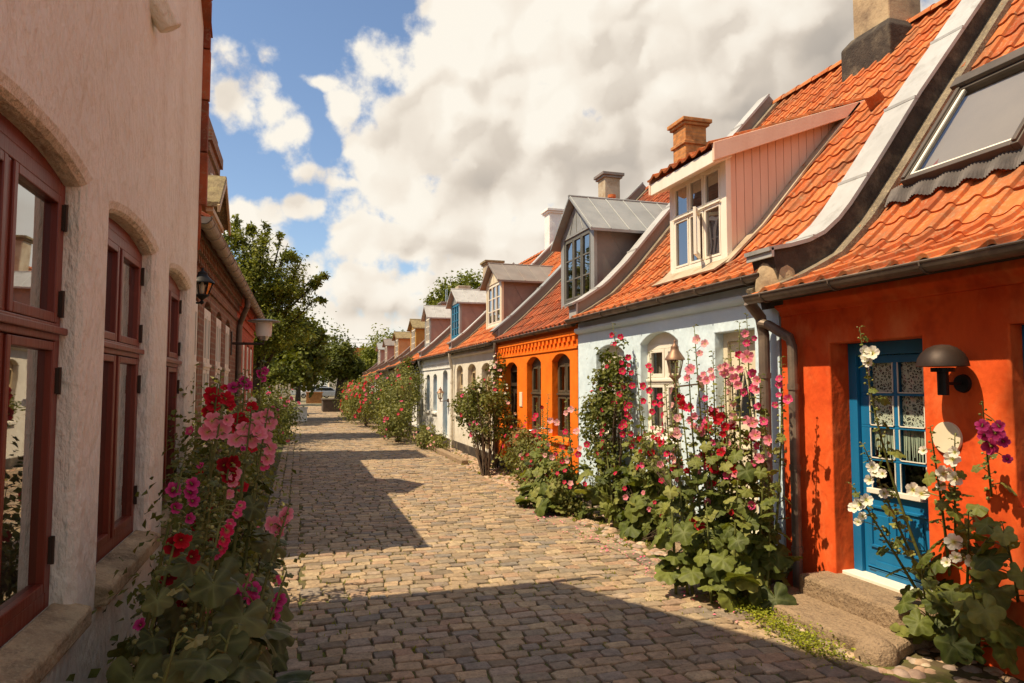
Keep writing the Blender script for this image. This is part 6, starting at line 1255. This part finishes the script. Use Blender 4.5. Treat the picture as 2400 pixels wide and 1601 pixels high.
# ------------------------------------------------------------------ cars
def car(label, x, y, rot, paint, h=1.5, l=4.2):
    t = thing('parked_car', label, 'car', (0, 0, 0), 'cars parked beyond the planter'); w = .86
    b = MB(); pr = [(-l/2, .35), (-l/2+.03, .78), (-l/2+.35, .92), (-l/2+1.0, 1.0), (l/2-.5, 1.02), (l/2-.05, .95), (l/2, .6), (l/2-.04, .35)]
    b.prism(pr, -w, w, 'y'); b.prism([(-l/2+1.15, 1.0), (-l/2+1.75, h-.05), (-l/2+2.1, h), (l/2-.75, h), (l/2-.25, 1.0)], -w+.12, w-.12, 'y'); obj('body', b, M[paint], t, bevel=.05)
    g = MB()
    for s in (-1, 1): g.prism([(-l/2+1.32, 1.04), (-l/2+1.8, h-.1), (l/2-.85, h-.1), (l/2-.5, 1.04)], s*(w-.115), s*(w-.105), 'y')
    g.prism([(-l/2+1.13, 1.03), (-l/2+1.72, h-.07), (-l/2+1.70, h-.07), (-l/2+1.11, 1.03)], -w+.2, w-.2, 'y'); obj('side_window', g, M['car_glass'], t)
    for sx in (-l/2+.8, l/2-.8):
        for s in (-1, 1):
            k = MB(); k.tube([(sx, s*(w-.18), .32), (sx, s*(w+.01), .32)], .32, 22); wo = obj('wheel', k, M['rubber'], t, bevel=.02); k = MB(); k.tube([(sx, s*(w+.008), .32), (sx, s*(w+.02), .32)], .21, 18); obj('rim', k, M['steel'], wo)
    for s in (-1, 1):
        k = MB(); k.lathe((-l/2+.05, s*.62, .72), [(0, -.08), (.1, -.05), (.1, .05), (0, .08)], 10); obj('headlight', k, M['bulb'], t)
    t.location = (x, y, 0); t.rotation_euler = (0, 0, rot); return t
car('silver hatchback parked sideways beyond the street end, seen beside the planter and brick wall', 3.6, 95, PI, 'silver_paint')
car('white car parked beyond the street end, seen beyond the trunk of the round tree', 8.1, 97, 0, 'white_paint', 1.42)
car('white estate car parked behind the silver one at the street end', 2.0, 99, 0, 'white_paint', 1.72, 4.6)

# ------------------------------------------------------------------ bicycles
def bicycle(label, loc, rot, lean, frame, basket=False):
    t = thing('bicycle', label, 'bicycle', (0, 0, 0), 'bicycles leaning against the cottages'); r = .34; wb = 1.05
    for x in (-wb/2, wb/2):
        k = MB(); n = 40
        k.tube([(x+r*math.cos(2*PI*i/n), 0, r+r*math.sin(2*PI*i/n)) for i in range(n+1)], .019, 8, cap=False); wo = obj('tyre', k, M['rubber'], t, smooth=True)
        k = MB(); k.tube([(x+(r-.03)*math.cos(2*PI*i/n), 0, r+(r-.03)*math.sin(2*PI*i/n)) for i in range(n+1)], .012, 6, cap=False); k.tube([(x, -.04, r), (x, .04, r)], .025, 10)
        for i in range(18): a = 2*PI*i/18; k.tube([(x, .02*(-1)**i, r), (x+(r-.03)*math.cos(a), 0, r+(r-.03)*math.sin(a))], .0018, 4)
        obj('rim', k, M['steel'], wo)
        k = MB(); k.tube([(x+(r+.035)*math.cos(a), 0, r+(r+.035)*math.sin(a)) for a in np.linspace(.2 if x > 0 else .5, 2.4 if x > 0 else 3.1, 16)], .02, 6); obj('mudguard', k, M[frame], t)
    f = MB(); bb = (-.08, 0, .3); st = (-.2, 0, .78); hd = (.36, 0, .82); hb = (.40, 0, .68)
    for a, b in ((bb, st), (st, hd), (bb, hb), (bb, (-wb/2, .05, r)), (bb, (-wb/2, -.05, r)), (st, (-wb/2, .05, r)), (st, (-wb/2, -.05, r)), (hd, hb), (hb, (wb/2, .055, r)), (hb, (wb/2, -.055, r))): f.tube([a, b], .014, 8)
    f.tube([st, (-.23, 0, .92)], .012, 8); f.tube([hd, (.34, 0, .98)], .012, 8); obj('frame', f, M[frame], t)
    k = MB(); k.tube([(.34, 0, .98), (.36, .10, 1.0), (.36, .24, 1.02), (.22, .29, 1.02)], .011, 8); k.tube([(.34, 0, .98), (.36, -.10, 1.0), (.36, -.24, 1.02), (.22, -.29, 1.02)], .011, 8); hbar = obj('handlebar', k, M['steel'], t, smooth=True)
    for s in (-1, 1): k = MB(); k.tube([(.27, s*.275, 1.02), (.15, s*.30, 1.018)], .016, 8); obj('grip', k, M['rubber'], hbar)
    k = MB(); k.prism([(-.38, -.09), (-.36, .09), (-.20, .05), (-.06, .015), (-.06, -.015), (-.20, -.05)], .92, .965, 'z'); obj('saddle', k, M['rubber'], t, bevel=.015)
    k = MB(); k.lathe((-.08, 0, .3), [(0, 0)], 3) if False else None
    k.tube([(-.08, -.07, .3), (-.08, .07, .3)], .018, 10); k.tube([(-.08, .05, .3), (-.08, .056, .3)], .09, 20); k.tube([(-.08, .06, .3), (.0, .06, .16)], .009, 6); k.tube([(-.08, -.06, .3), (-.16, -.06, .44)], .009, 6); k.box(-.04, .04, .06, .14, .15, .17); k.box(-.2, -.12, -.14, -.06, .43, .45); obj('crank', k, M['steel'], t)
    if basket:
        k = MB(); k.prism([(.42, .70), (.72, .70), (.76, .93), (.40, .93)], -.18, .18, 'y'); bo = obj('basket', k, M['basket'], t, bevel=.01); k = MB(); k.box(.39, .77, -.19, .19, .925, .945); obj('basket_rim', k, M['basket'], bo)
    t.location = loc; t.rotation_euler = (lean, 0, rot); return t
bicycle('bicycle with an orange brown basket half hidden by flowers before the orange house', (3.72, 10.9, 0), PI/2, 0, 'black_metal', True)
bicycle('black bicycle in the shade by the red wall', (3.1, 1.47, 0), PI/2, .1, 'black_metal')

# ------------------------------------------------------------------ sun, sky, camera
SUN = Vector((-1.0, -.09, 1.53)).normalized()
sl = bpy.data.lights.new('sun', 'SUN'); sl.energy = 4.9; sl.angle = R(.5); sl.color = (1.0, .83, .58)
so = bpy.data.objects.new('sun', sl); COL.objects.link(so); so.rotation_euler = (-SUN).to_track_quat('-Z', 'Y').to_euler(); so.location = (-10, 0, 20)
W = bpy.data.worlds.new('World'); SC.world = W; W.use_nodes = True
nt = W.node_tree; nt.nodes.clear(); L = nt.links.new
out = nt.nodes.new('ShaderNodeOutputWorld')
sky = N(nt, 'ShaderNodeTexSky', sky_type='NISHITA', sun_disc=False); sky.sun_elevation = math.asin(SUN.z); sky.sun_rotation = math.atan2(SUN.x, SUN.y); sky.air_density = 1.0; sky.dust_density = .6; sky.ozone_density = 1.6
bg = N(nt, 'ShaderNodeBackground', i_Strength=.115); L(sky.outputs[0], bg.inputs[0])
tc = N(nt, 'ShaderNodeTexCoord'); sp = N(nt, 'ShaderNodeSeparateXYZ'); L(tc.outputs['Generated'], sp.inputs[0])
az = N(nt, 'ShaderNodeMath', operation='ARCTAN2'); L(sp.outputs[0], az.inputs[0]); L(sp.outputs[1], az.inputs[1])
el = N(nt, 'ShaderNodeMath', operation='ARCSINE'); L(sp.outputs[2], el.inputs[0])
ae = N(nt, 'ShaderNodeCombineXYZ'); L(az.outputs[0], ae.inputs[0]); L(el.outputs[0], ae.inputs[1])
def dirang(px, py):
    d = Vector(ray(px, py)).normalized(); return math.atan2(d.x, d.y), math.asin(d.z)
def field(blobs, gain, gr=1.):
    cur = None
    for px, py, rx, ry in blobs:
        a, e = dirang(px, py)
        s = N(nt, 'ShaderNodeVectorMath', operation='SUBTRACT'); L(ae.outputs[0], s.inputs[0]); s.inputs[1].default_value = (a, e, 0)
        m_ = N(nt, 'ShaderNodeVectorMath', operation='MULTIPLY'); L(s.outputs[0], m_.inputs[0]); m_.inputs[1].default_value = (1633/rx*gr, 1633/ry*gr, 0)
        l = N(nt, 'ShaderNodeVectorMath', operation='LENGTH'); L(m_.outputs[0], l.inputs[0])
        q = N(nt, 'ShaderNodeMath', operation='MULTIPLY_ADD'); L(l.outputs['Value'], q.inputs[0]); c_ = gain*max(1.0, min(rx, ry)/90); q.inputs[1].default_value = -c_; q.inputs[2].default_value = c_
        if cur is None: cur = q
        else:
            mx = N(nt, 'ShaderNodeMath', operation='MAXIMUM'); L(cur.outputs[0], mx.inputs[0]); L(q.outputs[0], mx.inputs[1]); cur = mx
    return cur
CL = [(1420, 60, 430, 330), (1180, 330, 330, 240), (1000, 380, 200, 190), (1060, 190, 150, 150), (1500, 280, 620, 260), (1700, 210, 300, 290), (1100, 560, 330, 120), (900, 540, 150, 75), (1250, 470, 260, 130),
      (880, 690, 160, 85), (980, 670, 110, 70), (780, 765, 440, 105), (900, 700, 260, 95), (1120, 715, 300, 100),
      (525, 215, 72, 58), (610, 200, 78, 72), (640, 260, 110, 80), (655, 330, 86, 80), (695, 300, 76, 70), (800, 268, 84, 66), (715, 405, 46, 32), (712, 486, 52, 32), (575, 520, 90, 70), (640, 575, 90, 60), (725, 630, 80, 60), (825, 430, 64, 26), (745, 195, 50, 26), (1400, 530, 60, 30), (2240, 70, 50, 22)]
cf0 = field(CL, 1.0, .80)
ox = N(nt, 'ShaderNodeVectorMath', operation='SUBTRACT'); L(ae.outputs[0], ox.inputs[0]); ox.inputs[1].default_value = (.3, .25, 0)
oy = N(nt, 'ShaderNodeVectorMath', operation='MULTIPLY'); L(ox.outputs[0], oy.inputs[0]); oy.inputs[1].default_value = (1/.95, 1/.62, 0)
ol = N(nt, 'ShaderNodeVectorMath', operation='LENGTH'); L(oy.outputs[0], ol.inputs[0])
oc = N(nt, 'ShaderNodeMapRange'); L(ol.outputs['Value'], oc.inputs[0]); oc.inputs[1].default_value = 1.; oc.inputs[2].default_value = 1.6; oc.inputs[3].default_value = -2.; oc.inputs[4].default_value = .32
cf = N(nt, 'ShaderNodeMath', operation='MAXIMUM'); L(cf0.outputs[0], cf.inputs[0]); L(oc.outputs[0], cf.inputs[1])
def fbm(off, scale, det=9):
    a = N(nt, 'ShaderNodeVectorMath', operation='ADD'); L(tc.outputs['Generated'], a.inputs[0]); a.inputs[1].default_value = off
    n = N(nt, 'ShaderNodeTexNoise', i_Scale=scale, i_Detail=det, i_Roughness=.56); L(a.outputs[0], n.inputs['Vector']); return n
n1 = fbm((3.1, 0, .7), 9.); n0 = fbm((1.1, 5, 2.7), 30., 8)
cl = N(nt, 'ShaderNodeMath', operation='MINIMUM'); L(cf.outputs[0], cl.inputs[0]); cl.inputs[1].default_value = 1.2
d1 = N(nt, 'ShaderNodeMath', operation='MULTIPLY_ADD'); L(n1.outputs['Fac'], d1.inputs[0]); d1.inputs[1].default_value = 2.6; d1.inputs[2].default_value = -1.45
d2 = N(nt, 'ShaderNodeMath', operation='ADD'); L(d1.outputs[0], d2.inputs[0]); L(cl.outputs[0], d2.inputs[1])
d3 = N(nt, 'ShaderNodeMath', operation='MULTIPLY_ADD'); L(n0.outputs['Fac'], d3.inputs[0]); d3.inputs[1].default_value = 1.0; L(d2.outputs[0], d3.inputs[2])
wn0 = N(nt, 'ShaderNodeTexNoise', i_Scale=14., i_Detail=5.); L(tc.outputs['Generated'], wn0.inputs['Vector'])
wv0 = N(nt, 'ShaderNodeVectorMath', operation='MULTIPLY_ADD'); L(wn0.outputs['Color'], wv0.inputs[0]); wv0.inputs[1].default_value = (.085,)*3; L(ae.outputs[0], wv0.inputs[2])
vo0 = N(nt, 'ShaderNodeTexVoronoi', feature='SMOOTH_F1', voronoi_dimensions='2D', i_Scale=13.); vo0.inputs['Smoothness'].default_value = .2; L(wv0.outputs[0], vo0.inputs['Vector'])
d4 = N(nt, 'ShaderNodeMath', operation='MULTIPLY_ADD'); L(vo0.outputs['Distance'], d4.inputs[0]); d4.inputs[1].default_value = -.9; L(d3.outputs[0], d4.inputs[2])
d5 = N(nt, 'ShaderNodeMath', operation='ADD'); L(d4.outputs[0], d5.inputs[0]); d5.inputs[1].default_value = .40; d3 = d5
mk = N(nt, 'ShaderNodeMapRange', interpolation_type='SMOOTHSTEP'); L(d3.outputs[0], mk.inputs[0]); mk.inputs[1].default_value = .48; mk.inputs[2].default_value = .98
# unseen clouds added overhead and behind the camera to warm the shade: plain noise
GRAY = [(1850, 330, 420, 200), (1620, 320, 260, 130), (1500, 400, 330, 90), (1180, 440, 200, 60), (2050, 150, 260, 200), (1050, 590, 220, 34), (900, 730, 160, 24), (1250, 560, 200, 40)]
gf = field(GRAY, .45)
def relief(off, scale, det, dx, dz, amp):
    p_ = fbm(off, scale, det); q_ = fbm((off[0]+dx, off[1], off[2]+dz), scale, det)
    d_ = N(nt, 'ShaderNodeMath', operation='SUBTRACT'); L(p_.outputs['Fac'], d_.inputs[0]); L(q_.outputs['Fac'], d_.inputs[1])
    m_ = N(nt, 'ShaderNodeMath', operation='MULTIPLY'); L(d_.outputs[0], m_.inputs[0]); m_.inputs[1].default_value = amp; return m_
wn = N(nt, 'ShaderNodeTexNoise', i_Scale=14., i_Detail=5.); L(tc.outputs['Generated'], wn.inputs['Vector'])
wo_ = N(nt, 'ShaderNodeVectorMath', operation='MULTIPLY_ADD'); L(wn.outputs['Color'], wo_.inputs[0]); wo_.inputs[1].default_value = (.085,)*3; L(ae.outputs[0], wo_.inputs[2])
def puff(off, scale):
    a_ = N(nt, 'ShaderNodeVectorMath', operation='ADD'); L(wo_.outputs[0], a_.inputs[0]); a_.inputs[1].default_value = off
    v_ = N(nt, 'ShaderNodeTexVoronoi', feature='SMOOTH_F1', voronoi_dimensions='2D', i_Scale=scale); v_.inputs['Smoothness'].default_value = .35; L(a_.outputs[0], v_.inputs['Vector']); return v_.outputs['Distance']
def prelief(off, scale, dx, dz, amp):
    p_ = puff(off, scale); q_ = puff((off[0]+dx, off[1]+dz, 0), scale)
    d_ = N(nt, 'ShaderNodeMath', operation='SUBTRACT'); L(q_, d_.inputs[0]); L(p_, d_.inputs[1])
    m_ = N(nt, 'ShaderNodeMath', operation='MULTIPLY'); L(d_.outputs[0], m_.inputs[0]); m_.inputs[1].default_value = amp; return m_
ra = prelief((3.1, 0, .7), 7., -.020, .026, .85); rb = prelief((7, 2, 1), 17., -.008, .011, .6); rc = relief((2, 9, 4), 4.5, 2, -.045, .05, .5)
r1 = N(nt, 'ShaderNodeMath', operation='ADD'); L(ra.outputs[0], r1.inputs[0]); L(rb.outputs[0], r1.inputs[1])
r2 = N(nt, 'ShaderNodeMath', operation='ADD'); L(r1.outputs[0], r2.inputs[0]); L(rc.outputs[0], r2.inputs[1])
r3 = N(nt, 'ShaderNodeClamp'); L(r2.outputs[0], r3.inputs[0]); r3.inputs[1].default_value = -.26; r3.inputs[2].default_value = .30
gc = N(nt, 'ShaderNodeMapRange', interpolation_type='SMOOTHSTEP'); L(gf.outputs[0], gc.inputs[0]); gc.inputs[1].default_value = -.35; gc.inputs[2].default_value = .95; gc.inputs[4].default_value = .52
n4 = fbm((7, 2, 1), 3., 3); g2 = N(nt, 'ShaderNodeMath', operation='MULTIPLY_ADD'); L(n4.outputs['Fac'], g2.inputs[0]); g2.inputs[1].default_value = .7; g2.inputs[2].default_value = .65
g3 = N(nt, 'ShaderNodeMath', operation='MULTIPLY'); L(gc.outputs[0], g3.inputs[0]); L(g2.outputs[0], g3.inputs[1])
th_ = N(nt, 'ShaderNodeMapRange', interpolation_type='SMOOTHSTEP'); L(d3.outputs[0], th_.inputs[0]); th_.inputs[1].default_value = .7; th_.inputs[2].default_value = 2.; th_.inputs[3].default_value = .05; th_.inputs[4].default_value = .17
g4 = N(nt, 'ShaderNodeMath', operation='ADD'); L(g3.outputs[0], g4.inputs[0]); L(th_.outputs[0], g4.inputs[1])
s4 = N(nt, 'ShaderNodeMath', operation='SUBTRACT', use_clamp=True); L(g4.outputs[0], s4.inputs[0]); L(r3.outputs[0], s4.inputs[1])
cr = ramp(nt, [(0., (1.0, .935, .82)), (.22, (.92, .835, .72)), (.5, (.68, .60, .51)), (1., (.40, .36, .32))], s4.outputs[0])
cb = N(nt, 'ShaderNodeBackground', i_Strength=.745); L(cr.outputs[0], cb.inputs[0])
mxs = N(nt, 'ShaderNodeMixShader'); L(mk.outputs[0], mxs.inputs[0]); L(bg.outputs[0], mxs.inputs[1]); L(cb.outputs[0], mxs.inputs[2]); L(mxs.outputs[0], out.inputs[0])
W.cycles.sampling_method = 'MANUAL'; W.cycles.sample_map_resolution = 256

cam = bpy.data.cameras.new('camera'); co = bpy.data.objects.new('camera', cam); COL.objects.link(co)
co.location = (0, 0, CZ); co.rotation_euler = (PI/2+PIT, 0, -YAW); cam.sensor_width = 36; cam.lens = F/2400*36; cam.clip_end = 2000; cam.clip_start = .05
SC.camera = co
SC.view_settings.view_transform = 'Standard'; SC.view_settings.look = 'None'; SC.view_settings.exposure = 0.42; SC.view_settings.gamma = 1.0
SC.cycles.use_denoising = True; SC.cycles.max_bounces = 6; SC.cycles.transparent_max_bounces = 8; SC.cycles.caustics_reflective = False; SC.cycles.caustics_refractive = False; SC.cycles.sample_clamp_indirect = 8
